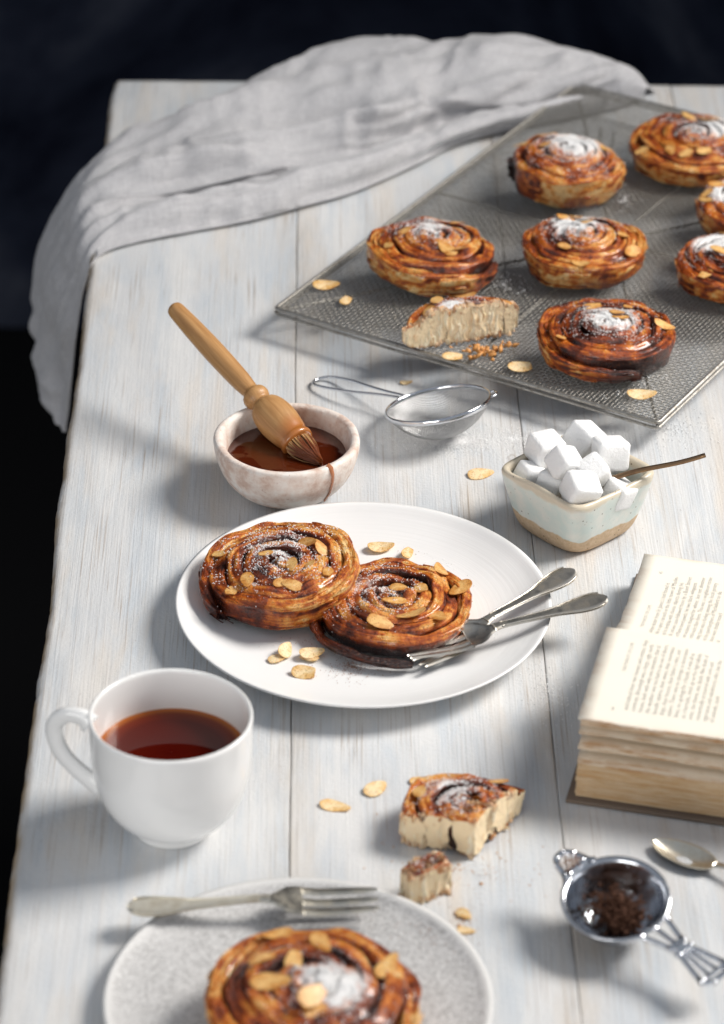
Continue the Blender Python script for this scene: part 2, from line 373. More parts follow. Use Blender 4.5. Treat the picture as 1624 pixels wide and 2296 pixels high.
def m_wall():
    t = NT('mottled_navy_paint'); ob = t.coord(); a = t.noise(ob, 3.2, 5, .6, .6)
    c = t.ramp(a, [(.38, (.0030, .0042, .011)), (.52, (.017, .021, .036)), (.72, (.070, .076, .098))])
    return t.out(Base_Color=c, Roughness=.9, Specular_IOR_Level=.1)

# ------------------------------------------------------------------ setting
tag(mk('wall', (np.array([(-400, 163, -75), (400, 163, -75), (400, 163, 260), (-400, 163, 260), (-400, 171, -75), (400, 171, -75), (400, 171, 260), (-400, 171, 260)], float),
   [(0, 1, 2, 3), (5, 4, 7, 6), (3, 2, 6, 7), (1, 0, 4, 5), (0, 3, 7, 4), (2, 1, 5, 6)]), m_wall(), smooth=False), kind='structure')
tag(mk('floor', (np.array([(-600, -500, -75.4), (600, -500, -75.4), (600, 400, -75.4), (-600, 400, -75.4)], float), [(0, 1, 2, 3)]), plain('black_floor', (.0025, .0025, .003), .9, Specular_IOR_Level=.1), smooth=False), kind='structure')

# ------------------------------------------------------------------ table
TA = R_(1.15)
table = thing('table', 'whitewashed plank table with worn brown edge under everything', 'table', (0, 0, 0), (0, 0, TA))
def plank(x0, x1, y0, y1, seed, worn=False):
    n = 260; ys = np.linspace(y0, y1, n); T = 3.2; r = .075
    k = np.linspace(0, np.pi/2, 5)
    rl = .55 if worn else r
    pts = [(x0+rl-rl*math.cos(q), -rl+rl*math.sin(q), 1.) for q in k]
    pts = [(x0, -T, 1.), (x0, -rl*1.4, 1.)]+pts
    mid = np.linspace(x0+rl+.05, x1-r-.05, 9); pts += [(q, 0, 0) for q in mid]
    pts += [(x1-r*math.sin(math.pi/2-q), -r+r*math.sin(math.pi/2-q+0), 1.) for q in k]
    pts += [(x1, -T, 1.)]
    pts = np.array(pts); m = len(pts)
    P = np.zeros((n, m, 3)); P[..., 0] = pts[:, 0]; P[..., 1] = ys[:, None]; P[..., 2] = pts[:, 1]
    # right-hand rounding
    kk = slice(2+5+9, 2+5+9+5); a = np.linspace(0, np.pi/2, 5)
    P[:, kk, 0] = x1-r+r*np.sin(a); P[:, kk, 2] = -r+r*np.cos(a)
    P[..., 2] += .03*vn(P[..., 0]*.5, P[..., 1]*.12, 0, seed)*(P[..., 2] > -1)
    wl = np.exp(-(pts[:, 0]-x0)/.9)*(1 if worn else .12)
    wr = np.exp(-(x1-pts[:, 0])/.9)*.12
    e = .24*fbm(ys*.10, 3.1, 0, seed)+.07*fbm(ys*.9, 1.7, 0, seed)+.05*fbm(ys*2.5, 4.7, 0, seed)
    P[..., 0] += e[:, None]*wl[None]
    P[..., 0] += (.25*fbm(ys*.3, 8.1, 0, seed))[:, None]*wr[None]
    edge = np.broadcast_to(np.exp(-np.maximum(pts[:, 0]-x0-.1, 0)/(.22))[None]*(1 if worn else .22)+.4*np.exp(-(x1-pts[:, 0])/.15)[None], (n, m)).ravel()
    V, F = grid(P); F = [tuple(f) for f in F]
    F.append(tuple(range(m))); F.append(tuple((n-1)*m+q for q in range(m-1, -1, -1)))
    sh = np.tile(np.array([(seed*.713) % 3, (seed*1.37) % 5, 0.]), (n*m, 1))
    o = mk('plank', (V, F), M_TABLE, table, attrs={'edge': np.clip(edge, 0, 1), 'shift': sh})
    return o
XS = [-20.05, -4.52, 11.12, 26.5, 41.9, 57.2]
for q in range(5): plank(XS[q]+(0 if q == 0 else .022), XS[q+1]-.022, -74, 68.6, 5+q*3, q == 0)
for lx in (-15, 52):
    for ly in (-68, 62):
        mk('leg', xf(rbox(6, 6, 72.0, .4, 2), (lx, ly, -39.2)), M_TABLE, table, attrs=None)

# ------------------------------------------------------------------ pastry builder
def pastry_mesh(seed, R, c, turns=6.0, lean=.30, ringup=0.0, dip=0.0, flat=0.0, tail=0.0, sugar=(0, 0, 2.2), sug=1.0, mat=None, loose=1.0, start=0.0):
    rng = np.random.default_rng(seed); w = R/(turns+.32)
    nt = int(turns*104); th = np.linspace(0, 2*np.pi*turns, nt); K = 30
    r = w*(.12+th/(2*np.pi)); r = np.minimum(r, R-.45*w+0*r)
    ta = th+start
    wob = 1+.045*vn(np.cos(ta)*1.3+5, np.sin(ta)*1.3, 0, seed)+.02*vn(np.cos(ta)*3, np.sin(ta)*3, th*.2, seed+3)
    last = np.clip((th-2*np.pi*(turns-1.0))/1.2, 0, 1)          # outermost turn
    el = 1.9 if tail > .6 else 1.1
    end = np.clip((th-th[-1]+el)/el, 0, 1)                      # loose end
    rr = r*wob+tail*end**1.5
    q = np.clip(r/R, 0, 1); dome = np.sqrt(np.clip(1-(q*.985)**2, 0, 1))
    dome = dome*(1-flat)+flat*(1-q**6)
    zt = .80*c+1.20*c*dome+ringup*last-dip*np.exp(-(r/(w*1.2))**2)
    zt += loose*.20*vn(th*.9, 2.2, 0, seed)+loose*.12*vn(th*2.3, 5.1, 0, seed)
    zt -= end*(.55*c)
    zb = .05+.22*c*(1-np.sqrt(np.clip(1-(q*.96)**2, 0, 1)))
    s = np.r_[0, np.cumsum(np.abs(np.diff(th))*np.maximum(r[1:], .3))]
    a = np.linspace(-np.pi/2, 3*np.pi/2, K, endpoint=False)       # bottom, outside, top, inside
    ca = np.sign(np.cos(a))*np.abs(np.cos(a))**(2/2.7); sa = np.sign(np.sin(a))*np.abs(np.sin(a))**(2/2.7)
    half = w*(.53+.07*vn(th*1.1, 9.4, 0, seed)); half = half*(1-.45*end)
    up = np.minimum(.42+.10*vn(th*.7, 3.3, 0, seed), (zt-zb)*.45)
    zm = zt-up
    X = half[:, None]*ca[None]; Zs = np.where(sa[None] > 0, zm[:, None]+up[:, None]*sa[None], zm[:, None]+(zm-zb)[:, None]*sa[None])
    zrel = np.clip((Zs-zb[:, None])/(zt-zb)[:, None], 0, 1)
    X = X-lean*last[:, None]*(1-zrel)**1.3*w
    Zs = Zs-(.34*(1-last*.75)*(1-end))[:, None]*X*np.clip(sa, 0, 1)[None]**.7       # each coil leans like a shingle, higher inside
    v = np.cumsum(np.hypot(np.diff(np.c_[X, X[:, :1]], axis=1), np.diff(np.c_[Zs, Zs[:, :1]], axis=1)), axis=1)
    S = np.broadcast_to(s[:, None], v.shape)
    ridge = vn(S*.42, v*3.0, 0, seed+11)+.6*vn(S*.8, v*6.0, 0, seed+12)
    ridge = np.sign(ridge)*np.abs(ridge)**.8
    lump = vn(S*.75, v*1.0, 0, seed+13)
    crest = sa[None]*np.ones_like(v)
    out_side = last[:, None]*(ca[None] > .1)
    sw_ = v*1.75+.55*vn(S*.16, 4.4, 0, seed+15)+.35*vn(S*.5, v*.4, 0, seed+16); saw = sw_-np.floor(sw_)
    step = np.clip((.30-saw)/.30, 0, 1)
    disp = .085*ridge+.12*lump+.13*out_side*(saw-.6)
    s2 = v*2.3+.9*vn(S*.45, 6.6, 0, seed+17)+.5*vn(S*.9, v*.6, 0, seed+18); saw2 = s2-np.floor(s2)
    disp = disp+.075*(saw2-.5)*(1-out_side); step = np.where(out_side > 0, step, np.clip((.22-saw2)/.22, 0, 1))
    xr = X/half[:, None]; sp = .18*vn(th*.8, 7.7, 0, seed)[:, None]
    disp = disp-(.13*np.clip(.5+vn(th*.6, 1.1, 0, seed+21), 0, 1))[:, None]*np.exp(-((xr-sp)/.16)**2)*(sa[None] > .2)*np.clip(w/.8, .5, 1)
    nx, nz = ca[None], sa[None]
    X = X+disp*nx; Zs = np.maximum(Zs+disp*nz, .02)
    rad = np.maximum(rr[:, None]+X, .02)
    P = np.stack([rad*np.cos(ta)[:, None], rad*np.sin(ta)[:, None], Zs], -1)
    ie = np.clip((-X/half[:, None]-.15)/.6, 0, 1)*(sa[None] > 0)*(1-.5*last[:, None])
    V, F = grid(P, cv=True); F = [tuple(f) for f in F]+[tuple(range(K-1, -1, -1)), tuple((nt-1)*K+k for k in range(K))]
    V = V.copy()
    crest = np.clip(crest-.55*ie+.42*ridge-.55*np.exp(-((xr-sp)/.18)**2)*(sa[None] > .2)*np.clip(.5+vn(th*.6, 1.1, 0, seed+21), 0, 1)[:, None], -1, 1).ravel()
    dx, dy = V[:, 0]-sugar[0], V[:, 1]-sugar[1]
    sw = np.exp(-((dx*dx+dy*dy)/sugar[2]**2))*sug*(crest > -.1)
    burn = np.clip(.14*np.clip(1-zrel/.12, 0, 1)+np.broadcast_to((end**(.5 if tail > .9 else 1.2))[:, None], v.shape)*(1.1 if tail > .9 else .7 if tail > 0 else .25)+.18*(vn(P[..., 0]*.5, P[..., 1]*.5, 0, seed+4) > .35), 0, 1).ravel()
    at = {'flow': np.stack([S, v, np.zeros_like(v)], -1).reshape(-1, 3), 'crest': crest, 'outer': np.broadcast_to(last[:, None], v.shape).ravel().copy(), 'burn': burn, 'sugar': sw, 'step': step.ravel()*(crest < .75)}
    return V, F, at, mat or M_PASTRY

def almond_vf(seed, L=1.25, W=.72, curl=.10):
    rng = np.random.default_rng(seed); n = 26; a = np.linspace(0, 2*np.pi, n, endpoint=False)
    point = rng.uniform(.18, .42)
    rx = L/2*np.cos(a); ry = W/2*np.sin(a)*(1-point*np.cos(a))
    jit = 1+.05*vn(np.cos(a)*2, np.sin(a)*2, seed*1.3, 5)
    rx, ry = rx*jit, ry*jit
    if rng.random() < .35: rx = np.clip(rx, -L*.5, L*rng.uniform(.26, .4))
    V, rim = [], []
    th = .024
    def zc(x, y): return curl*((2*x/L)**2)*rng0-.05*curl*(2*y/W)**2
    rng0 = rng.choice([1, 1, -.6])
    for z, ks in ((th, (.0, .5, .86, .97, 1.0)), (-th, (1.0, .97, .86, .0))):
        for k in ks:
            x, y = rx*k, ry*k
            V.append(np.stack([x, y, zc(x, y)+z*(1 if k < .99 else .8)], -1)); rim.append(np.full(n, k**9))
    P = np.array(V); V, F = grid(P, cv=True)
    V = V-np.array([0, 0, V[:, 2].min()])
    return V, F, np.concatenate(rim)
ALM = []
for q in range(9):
    V, F, rim = almond_vf(40+q, 1.50+.10*(q % 4), .80+.07*(q % 3), .03+.05*(q % 3))
    ALM.append((mesh_data('almond_flake', V, F, M_ALM, attrs={'rim': rim}), mesh_data('almond_flake', V, F, M_ALM_G, attrs={'rim': rim})))

def add_almonds(root, V, rng, spots, glazed=True, crest=None):
    """flakes stuck on the glaze: rest each one on the highest pastry points under it"""
    for (x, y, rz, sc) in spots:
        d = np.hypot(V[:, 0]-x, V[:, 1]-y); near = V[d < .42]
        if not len(near): continue
        # plane through the upper points
        top = near[near[:, 2] > near[:, 2].max()-.4]
        A = np.c_[top[:, 0]-x, top[:, 1]-y, np.ones(len(top))]
        co_, *_ = np.linalg.lstsq(A, top[:, 2], rcond=None); g = np.clip(co_[:2], -.35, .35)
        nrm = Vector((-g[0]+rng.uniform(-.08, .08), -g[1]+rng.uniform(-.08, .08), 1)).normalized()
        z = np.max(near[:, 2]-(near[:, 0]-x)*g[0]-(near[:, 1]-y)*g[1])-.05
        o = link('almond_flake', ALM[int(rng.integers(9))][1 if glazed else 0], root, (x, y, z))
        o.rotation_euler = (nrm.to_track_quat('Z', 'Y').to_matrix() @ Matrix.Rotation(rz, 3, 'Z') @ Matrix.Rotation(rng.uniform(-.15, .15), 3, 'Y')).to_euler()
        o.scale = (sc, sc, 1)

def add_flakes(root, V, at, rng, n, mat):
    """loose papery layers lifting off the outer wall"""
    ok = np.where((at['outer'] > .8) & (at['crest'] < .6) & (at['crest'] > -.75))[0]
    if not len(ok): return
    VV, FF, b, A = [], [], 0, []
    for i in rng.choice(ok, n):
        p = V[i]; r = math.hypot(p[0], p[1]); a0 = math.atan2(p[1], p[0]); l = rng.uniform(.35, 1.5)/r; w = rng.uniform(.08, .22); lift = rng.uniform(.02, .12)*rng.choice([1, 1, -1])
        aa = np.linspace(a0-l/2, a0+l/2, 7); e = np.sin(np.linspace(.1, 3.04, 7))**.5; pts = []
        for k, (dz, dr) in enumerate(((-.5, max(-lift, 0)), (0, .02), (.5, max(lift, 0)))):
            z = p[2]+dz*w*e+.03*np.sin(aa*9+i); rr = r+.03+dr+.02*np.sin(aa*7+i)
            pts.append(np.stack([rr*np.cos(aa), rr*np.sin(aa), np.maximum(z, .03)], -1))
        P = np.stack(pts); Q = P*np.array([(r-.03)/r, (r-.03)/r, 1.]); v, f = grid(np.concatenate([P, Q[::-1]]), cu=True); VV.append(v); FF.append(f+b); b += len(v)
        A.append(np.full((len(v), 5), [rng.uniform(0, 40), rng.uniform(0, 3), rng.uniform(.0, .7), 1., min(1., rng.uniform(0, .25)+1.3*max(at['burn'][i]-.2, 0))]))
    A = np.vstack(A); fl = np.vstack(VV); fl = np.stack([A[:, 0]+fl[:, 0]*.3, A[:, 1]+fl[:, 2], A[:, 0]*0], -1)
    tag(mk('flaky_layers', (np.vstack(VV), np.vstack(FF)), mat, root, attrs={'flow': fl, 'crest': A[:, 2], 'outer': A[:, 3], 'burn': A[:, 4], 'sugar': A[:, 4]*0, 'step': A[:, 4]*0}), kind='stuff')

def add_sugar(root, V, at, rng, n, rmin=.022, rmax=.048, extra=.12):
    w = at['sugar']*(at['crest'] > .05)+extra*(at['crest'] > .35)*(at['sugar'] > .02)
    patch = np.clip(fbm(V[:, 0]*1.2, V[:, 1]*1.2, 0, 31)+.55, 0, 1.5); w = w*patch
    if w.sum() <= 0: return
    idx = rng.choice(len(V), n, p=w/w.sum()); rad = rng.uniform(rmin, rmax, n)*(1+.5*(rng.random(n) < .06))
    p = V[idx]+rng.normal(0, .05, (n, 3))*(1, 1, .15); p[:, 2] += rad*.35
    tag(mk('icing_sugar', grains(p, rad, rng), M_SUGAR, root, smooth=True), kind='stuff')

def pastry(seed, loc, rot, label, R=4.9, c=1.5, almonds=10, nsugar=1500, spots=None, group='whole glazed pastry swirls', almond_scale=1.0, **kw):
    rng = np.random.default_rng(seed+900)
    root = thing('pastry', label, 'pastry', loc, rot, group)
    V, F, at, m = pastry_mesh(seed, R, c, **kw)
    mk('swirl', (V, F), m, root, attrs=at)
    add_flakes(root, V, at, rng, 70, m)
    sp = list(spots or [])
    while len(sp) < almonds:
        a, d = rng.uniform(0, 2*np.pi), R*math.sqrt(rng.uniform(.02, .78)); sp.append((d*math.cos(a), d*math.sin(a), rng.uniform(0, 6.3), rng.uniform(.8, 1.1)*almond_scale))
    add_almonds(root, V, rng, sp)
    if nsugar: add_sugar(root, V, at, rng, nsugar)
    return root

# ------------------------------------------------------------------ white plate and its pastries
PLC = (0.18, -13.45)
prof = smooth_profile([(.01, .62), (4, .62), (7.6, .68), (9.4, .95), (10.8, 1.42), (11.55, 1.80), (11.72, 1.88), (11.78, 1.80), (11.6, 1.62), (10.4, 1.05), (8.6, .45), (7.4, .08), (7.1, .05), (6.8, .2), (4, .25), (.01, .25)], 110)
tag(mk('dinner_plate', lathe(prof, 160), M_PLATE, loc=(*PLC, 0)), 'large white coupe plate holding two pastries and two forks', 'plate')

# loc is where the centre of the underside stands
pastry(1, (-4.84, -11.83, 1.20), (R_(1.5), R_(-4.5), R_(20)), 'tall pastry swirl dusted white, overlapping its neighbour on the white plate', R=5.15, c=1.35, turns=5.2, ringup=.30, dip=.3, lean=.40, flat=.35, tail=.22, start=R_(200-360*5.2),
  sugar=(.3, 1.7, 2.9), sug=.40, nsugar=4200, almonds=11, spots=[(-2.6, -1.1, -.7, 1.05), (-.6, -2.3, .3, .85), (-.25, -2.75, 2.9, .85), (.4, -.9, .3, .9), (2.1, 1.0, .5, .9), (2.7, .3, .7, .9), (-.9, .7, .2, .7), (1.4, -1.5, .5, .7)])
pastry(2, (2.05, -14.18, 0.75), (R_(0), R_(1.5), 0), 'flat dark-edged pastry swirl with big almond flakes, beside the forks on the white plate', R=5.35, c=1.05, turns=6.0, lean=.35, flat=.25, dip=.5, tail=.95, start=R_(282-360*6.0), loose=1.3,
  sugar=(-2.2, 1.2, 2.4), sug=.36, nsugar=2400, almonds=10, spots=[(-.8, -2.9, -.35, 1.15), (1.0, -2.2, -.7, 1.2), (2.7, -2.2, 1.4, 1.15), (1.7, .6, .2, .95), (.3, .9, .3, .8), (4.1, 1.2, -.9, 1.2), (2.9, 3.4, -.5, 1.0), (0, -.7, .05, 1.05), (-3.6, 2.2, .9, 1.0), (-2.9, 2.6, .2, .9)], almond_scale=1.05)
# ------------------------------------------------------------------ pastries on the rack, on the grey plate
pastry(3, (4.83, 30.05, 2.32), (R_(0), R_(4), R_(40)), 'pastry swirl nearest the left corner of the wire rack, two pale flakes on its front', R=5.0, c=1.55, turns=5.6, sugar=(.9, 1.6, 2.0), sug=.62, nsugar=3000, almonds=6, spots=[(-.6, -1.9, 2.2, 1.1), (-.1, -2.5, 2.0, 1.1)], tail=.2, start=1.8)
pastry(4, (15.77, 31.52, 2.32), (0, 0, 0), 'domed golden pastry swirl with heavy sugar cap, in the middle of the wire rack', R=4.9, c=1.45, turns=6.0, sugar=(-.4, 1.7, 1.9), sug=1.0, nsugar=3750, almonds=7, tail=.45, start=2.2)
pastry(5, (15.09, 44.01, 2.32), (0, R_(3), 0), 'small tall pastry swirl with sugared top, nearest the back corner of the wire rack', R=4.65, c=1.9, turns=5.4, sugar=(.6, 1.0, 2.7), sug=.80, nsugar=4200, almonds=4, tail=.1, start=.5, lean=.55)
pastry(6, (17.08, 18.22, 2.32), (0, R_(1), 0), 'broad dark-red pastry swirl with sugared centre, nearest the front corner of the wire rack', R=5.15, c=1.3, turns=6.2, sugar=(.2, .6, 2.0), sug=.85, nsugar=4200, almonds=6, tail=.1, start=3.9, mat=M_PASTRY_D)
pastry(7, (25.38, 49.05, 2.32), (0, 0, 0), 'large pastry swirl at the far right of the rack, cut by the frame', R=5.4, c=1.45, turns=6.2, sugar=(2.0, 1.3, 2.0), sug=.95, nsugar=3300, almonds=8, tail=.1, start=.9)
pastry(8, (29.64, 38.54, 2.32), (0, 0, 0), 'sliver of dark pastry swirl at the right frame edge between two cut-off swirls', R=5.0, c=1.45, turns=5.8, sugar=(-2.4, .8, 2.4), sug=.9, nsugar=1800, almonds=5, start=2.7, mat=M_PASTRY_D)
pastry(9, (27.31, 29.30, 2.32), (0, 0, 0), 'pastry swirl with a loose left tail, at the right frame edge above the front one', R=4.8, c=1.35, turns=5.8, sugar=(-1.6, 1.8, 2.1), sug=.9, nsugar=1800, almonds=5, tail=.7, start=2.9-.3*2*math.pi, mat=M_PASTRY_D)
pastry(10, (-2.25, -53.65, 1.05), (0, 0, 0), 'blurred pastry swirl in the foreground on the grey speckled plate', R=5.95, c=1.65, turns=5.0, dip=-.5, loose=1.6, sugar=(1.3, -.2, 2.1), sug=.85, nsugar=2400, almonds=9, spots=[(-2.6, 1.5, .2, 1.1), (-.9, 1.6, 1.3, 1.1), (.5, 3.2, -.7, 1.1), (-1.9, 4.2, .4, 1.1), (4.0, 1.6, 1.2, 1.1), (-2.0, -.4, .6, 1.3), (.2, -1.5, .1, 1.3)], tail=.1, start=1.2)

# ------------------------------------------------------------------ cut pastries
def cut_pastry(root, seed, R, c, planes, shift, sugar_n, spots, torn=True, notch=(), **kw):
    rng = np.random.default_rng(seed+77)
    V, F, at, m = pastry_mesh(seed, R, c, **kw)
    V = V+np.array([*shift, 0.])
    me = mesh_data('swirl', V, F, [m, M_CRUMB], attrs=at)
    bm = bmesh.new(); bm.from_mesh(me)
    for (px, py, nx, ny) in planes:                # keep the side the normal points away from
        g = bmesh.ops.bisect_plane(bm, geom=bm.verts[:]+bm.edges[:]+bm.faces[:], dist=1e-7, plane_co=(px*CM, py*CM, 0), plane_no=(nx, ny, 0), clear_outer=True)
        ed = [e for e in bm.edges if e.is_boundary]
        r = bmesh.ops.holes_fill(bm, edges=ed, sides=0)
        for f in r['faces']: f.material_index = 1; f.smooth = False
    bm.to_mesh(me); bm.free(); o = link('swirl', me, root)
    for (px, py, nx, ny) in (planes if torn else []):
        # the torn face: one ragged sheet standing just proud of the cut, layers running upright
        tx, ty = -ny, nx; us = np.arange(-R*1.1, R*1.1, .045); ok, hi, lo = [], [], []
        for u in us:
            x, y = px+tx*u, py+ty*u; d = np.hypot(V[:, 0]-x, V[:, 1]-y); near = V[d < .30, 2]
            ok.append(len(near) > 6 and all((x-a)*b_+(y-b)*c_ < .02 for pl_ in planes if pl_ != (px, py, nx, ny) for (a, b, b_, c_) in (pl_,)))
            hi.append(near.max() if len(near) else 0); lo.append(max(near.min(), .02) if len(near) else 0)
        ok = np.array(ok); 
        if ok.sum() < 8: continue
        i0, i1 = np.where(ok)[0][[0, -1]]; us, hi, lo = us[i0:i1+1], np.array(hi)[i0:i1+1], np.array(lo)[i0:i1+1]
        kk = np.ones(5)/5; hi = np.convolve(np.pad(hi, 2, 'edge'), kk, 'valid'); lo = np.convolve(np.pad(lo, 2, 'edge'), kk, 'valid')
        nz = 30; tv = np.linspace(0, 1, nz)[None]; U = np.repeat(us[:, None], nz, 1); Z = lo[:, None]+(hi-lo-.04)[:, None]*tv
        wq = U+.16*vn(Z*1.5, U*.8, 0, seed)+.05*vn(Z*4, U*3, 0, seed+1)
        D = .17*fbm(wq*.9, Z*.45, 0, seed+2)+.08*(1-2*np.abs(vn(wq*4.2, Z*.30, 0, seed+3)))+.045*vn(wq*9, Z*1.6, 0, seed+4)+.03*vn(U*14, Z*14, 0, seed+5)-.02
        for q_ in range(9): D = D-rng.uniform(.12, .42)*np.exp(-((wq-rng.uniform(us[0], us[-1]))/rng.uniform(.05, .13))**2)*np.clip(tv*2-rng.uniform(-.6, 1.), 0, 1)
        for (nu, nw, nd) in notch: D = D-nd*np.exp(-((wq-nu)/nw)**2)*(.55+.45*tv)
        D = D*np.clip(np.minimum((us-us[0]), (us[-1]-us))/.25, 0, 1)[:, None]-.10*(tv > .97)-.05*(tv < .03)
        lat = .05*vn(Z*2, U*2, 3, seed)
        P = np.stack([px+tx*(U+lat)+nx*D, py+ty*(U+lat)+ny*D, Z], -1); Vt, Ft = grid(P)
        toast = np.clip(1.1*np.exp(-(hi[:, None]-Z)/.16)+.9*np.exp(-(Z-lo[:, None])/.12)+.9*np.clip(-D-.22, 0, .6), 0, 1)
        SV, SF, ST, sb = [], [], [], 0
        for q_ in range(48):                      # ragged shards along the torn edges
            iu, iz = int(rng.integers(4, len(us)-4)), int(np.clip(rng.choice([nz-1-abs(rng.normal(0, 2)), abs(rng.normal(0, 2))]), 0, nz-1))
            v, f = xf(rbox(rng.uniform(.12, .42), rng.uniform(.025, .05), rng.uniform(.10, .5), .01, 1), P[iu, iz]+np.array([nx, ny, .15])*rng.uniform(-.04, .12), (rng.normal(0, .35), rng.normal(0, .35), math.atan2(ty, tx)+rng.normal(0, .7)))
            v = v+.04*vn(v[:, :1]*4, v[:, 1:2]*4, v[:, 2:]*4, seed)*np.array([1, 1, .6]); v[:, 2] = np.maximum(v[:, 2], .02); SV.append(v); SF += [tuple(z_+sb for z_ in ff) for ff in f]; sb += len(v); ST.append(np.full(len(v), np.clip((.55 if iz > nz-6 or iz < 3 else .0)+rng.normal(0, .3), 0, 1)))
        SV = np.vstack(SV); tag(mk('torn_shards', (SV, SF), M_CRUMB, root, attrs={'toast': np.concatenate(ST), 'torn': SV}), kind='stuff')
        Q = P-np.array([nx, ny, 0])*.25; Vb, _ = grid(Q); n_ = len(Vt)
        mk('torn_face', (np.vstack([Vt, Vb]), np.vstack([Ft, Ft[:, ::-1]+n_])), M_CRUMB, root, attrs={'torn': np.tile(np.stack([wq, Z, D*2], -1).reshape(-1, 3), (2, 1)), 'toast': np.tile(toast.ravel(), 2)})
    sel = np.ones(len(V), bool)
    for (px, py, nx, ny) in planes: sel &= ((V[:, 0]-px)*nx+(V[:, 1]-py)*ny) < -.12
    V2 = V[sel]; a2 = {k: a[sel] for k, a in at.items()}
    add_almonds(root, V2, rng, spots)
    if sugar_n: add_sugar(root, V2, a2, rng, sugar_n)
    return root

# half a swirl on the rack, cut face to the viewer
h = thing('half_pastry', 'half pastry swirl with pale cut face, near the front edge of the wire rack', 'pastry', (6.98, 19.40, 2.32), (0, 0, R_(20)))
cut_pastry(h, 21, 4.6, 1.45, [(0, 0, .0, -1.)], (0, -1.2), 800, [(-2.4, .9, .3, 1.0), (-1.3, 2.2, .6, 1.0), (.8, 2.0, .2, 1.0)], lean=.3, flat=.4, sugar=(-.6, 1.2, 1.7), sug=.85, turns=5)
# part of a swirl on the table
h = thing('torn_pastry', 'torn piece of pastry swirl with pale ragged faces, lying on the planks', 'pastry', (6.70, -37.48, 0.00), (0, 0, 0))
cut_pastry(h, 22, 4.15, 1.3, [(0, 0, .84, -.54), (0, 0, -.3, -.95)], (-.3, 2.2), 1500, [(1.2, 4.6, .3, 1.0), (-3.1, 3.2, .8, 1.0)], lean=.4, flat=.5, sugar=(-1.2, 1.2, 1.7), sug=.55, turns=4.2, notch=[(1.3, .42, 1.1), (.5, .2, .45), (2.7, .3, .5), (-1.3, .38, .9), (-2.6, .3, .4)])
h = thing('torn_pastry_chunk', 'small torn chunk of pastry between the ragged piece and the grey plate', 'pastry', (3.92, -40.75, 0.00), (0, 0, R_(32)))
cut_pastry(h, 23, 4.4, 1.05, [(0, -.5, 0., -1.), (0, .5, 0., 1.), (1.35, 0, 1., 0.), (-1.35, 0, -1., 0.)], (-.4, 2.2), 120, [], flat=.6, sugar=(0, 0, 1.5), sug=.3)

# ------------------------------------------------------------------ loose almond flakes (single things)
FL = [  # x, y, z, turn, tilt, size, label
 ((-4.57, -17.96, 0.80), 1.3, .55, 1.06, 'round pale almond flake standing on edge, leftmost of the flakes on the white plate'),
 ((-5.04, -18.73, 0.78), .5, .1, 0.78, 'small dark almond sliver under the round flake at the left of the white plate'),
 ((-2.92, -18.20, 0.86), .3, .22, 0.97, 'toasted almond flake lying on another, below the left pastry on the white plate'),
 ((-3.24, -18.44, 0.75), 2.8, .05, 0.87, 'almond flake mostly hidden under a toasted one on the white plate'),
 ((-3.25, -20.30, 0.76), -.1, .35, 1.20, 'long almond flake nearest the front rim of the white plate'),
 ((1.28, -5.76, 0.85), .2, .1, 1.10, 'long almond flake behind the pastries on the white plate'),
 ((3.01, -6.35, 0.85), 1.2, .3, 0.87, 'broken brown-tipped almond flake behind the flat pastry on the white plate'),
 ((-1.25, -32.83, 0.03), -.3, .12, 1.06, 'cut-off almond flake on the planks, nearest the teacup'),
 ((1.09, -31.02, 0.03), .9, .12, 1.15, 'oval pale almond flake on the planks between teacup and torn pastry'),
 ((3.75, -30.19, 0.03), .1, .1, 0.92, 'almond flake peeking out behind the torn pastry on the planks'),
 ((7.99, 5.00, 0.03), .35, .2, 1.20, 'almond flake on the planks left of the sugar bowl'),
 ((-2.88, 27.58, 2.35), .1, .15, 1.20, 'almond flake nearest the left corner of the wire rack'),
 ((-1.39, 25.42, 2.35), 1.2, .1, 0.92, 'small round orange almond flake near the left corner of the wire rack'),
 ((11.01, 15.85, 2.35), .15, .12, 1.38, 'almond flake between the half pastry and the broad dark pastry on the rack edge'),
 ((19.16, 12.22, 2.35), .1, .08, 1.29, 'pale almond flake at the front corner of the wire rack'),
 ((6.32, 17.17, 2.35), -.1, .15, 1.06, 'almond flake below the cut face of the half pastry on the rack'),
 ((2.96, 17.47, 0.03), .3, .1, 0.52, 'tiny brown almond bit on the planks between rack and sieve'),
 ((6.03, -42.65, 0.03), -.8, .2, 0.71, 'almond splinter on the planks right of the small torn chunk'),
 ((6.15, -44.06, 0.03), -.2, .1, 0.68, 'almond splinter on the planks by the rim of the grey plate'),
 ((12.27, -37.22, 0.30), .4, .1, 0.01, ''),
]
for q, (p, rz, tl, s_, lab) in enumerate(FL):
    if not lab: continue
    o = link('almond_flake', ALM[q % 9][0], None, p); o.rotation_euler = (Matrix.Rotation(rz, 3, 'Z') @ Matrix.Rotation(tl, 3, 'X')).to_euler(); o.scale = (s_, s_, 1.1)
    o.location.z += .3*s_*CM*math.sin(tl)
    tag(o, lab, 'almond flake', 'loose almond flakes')

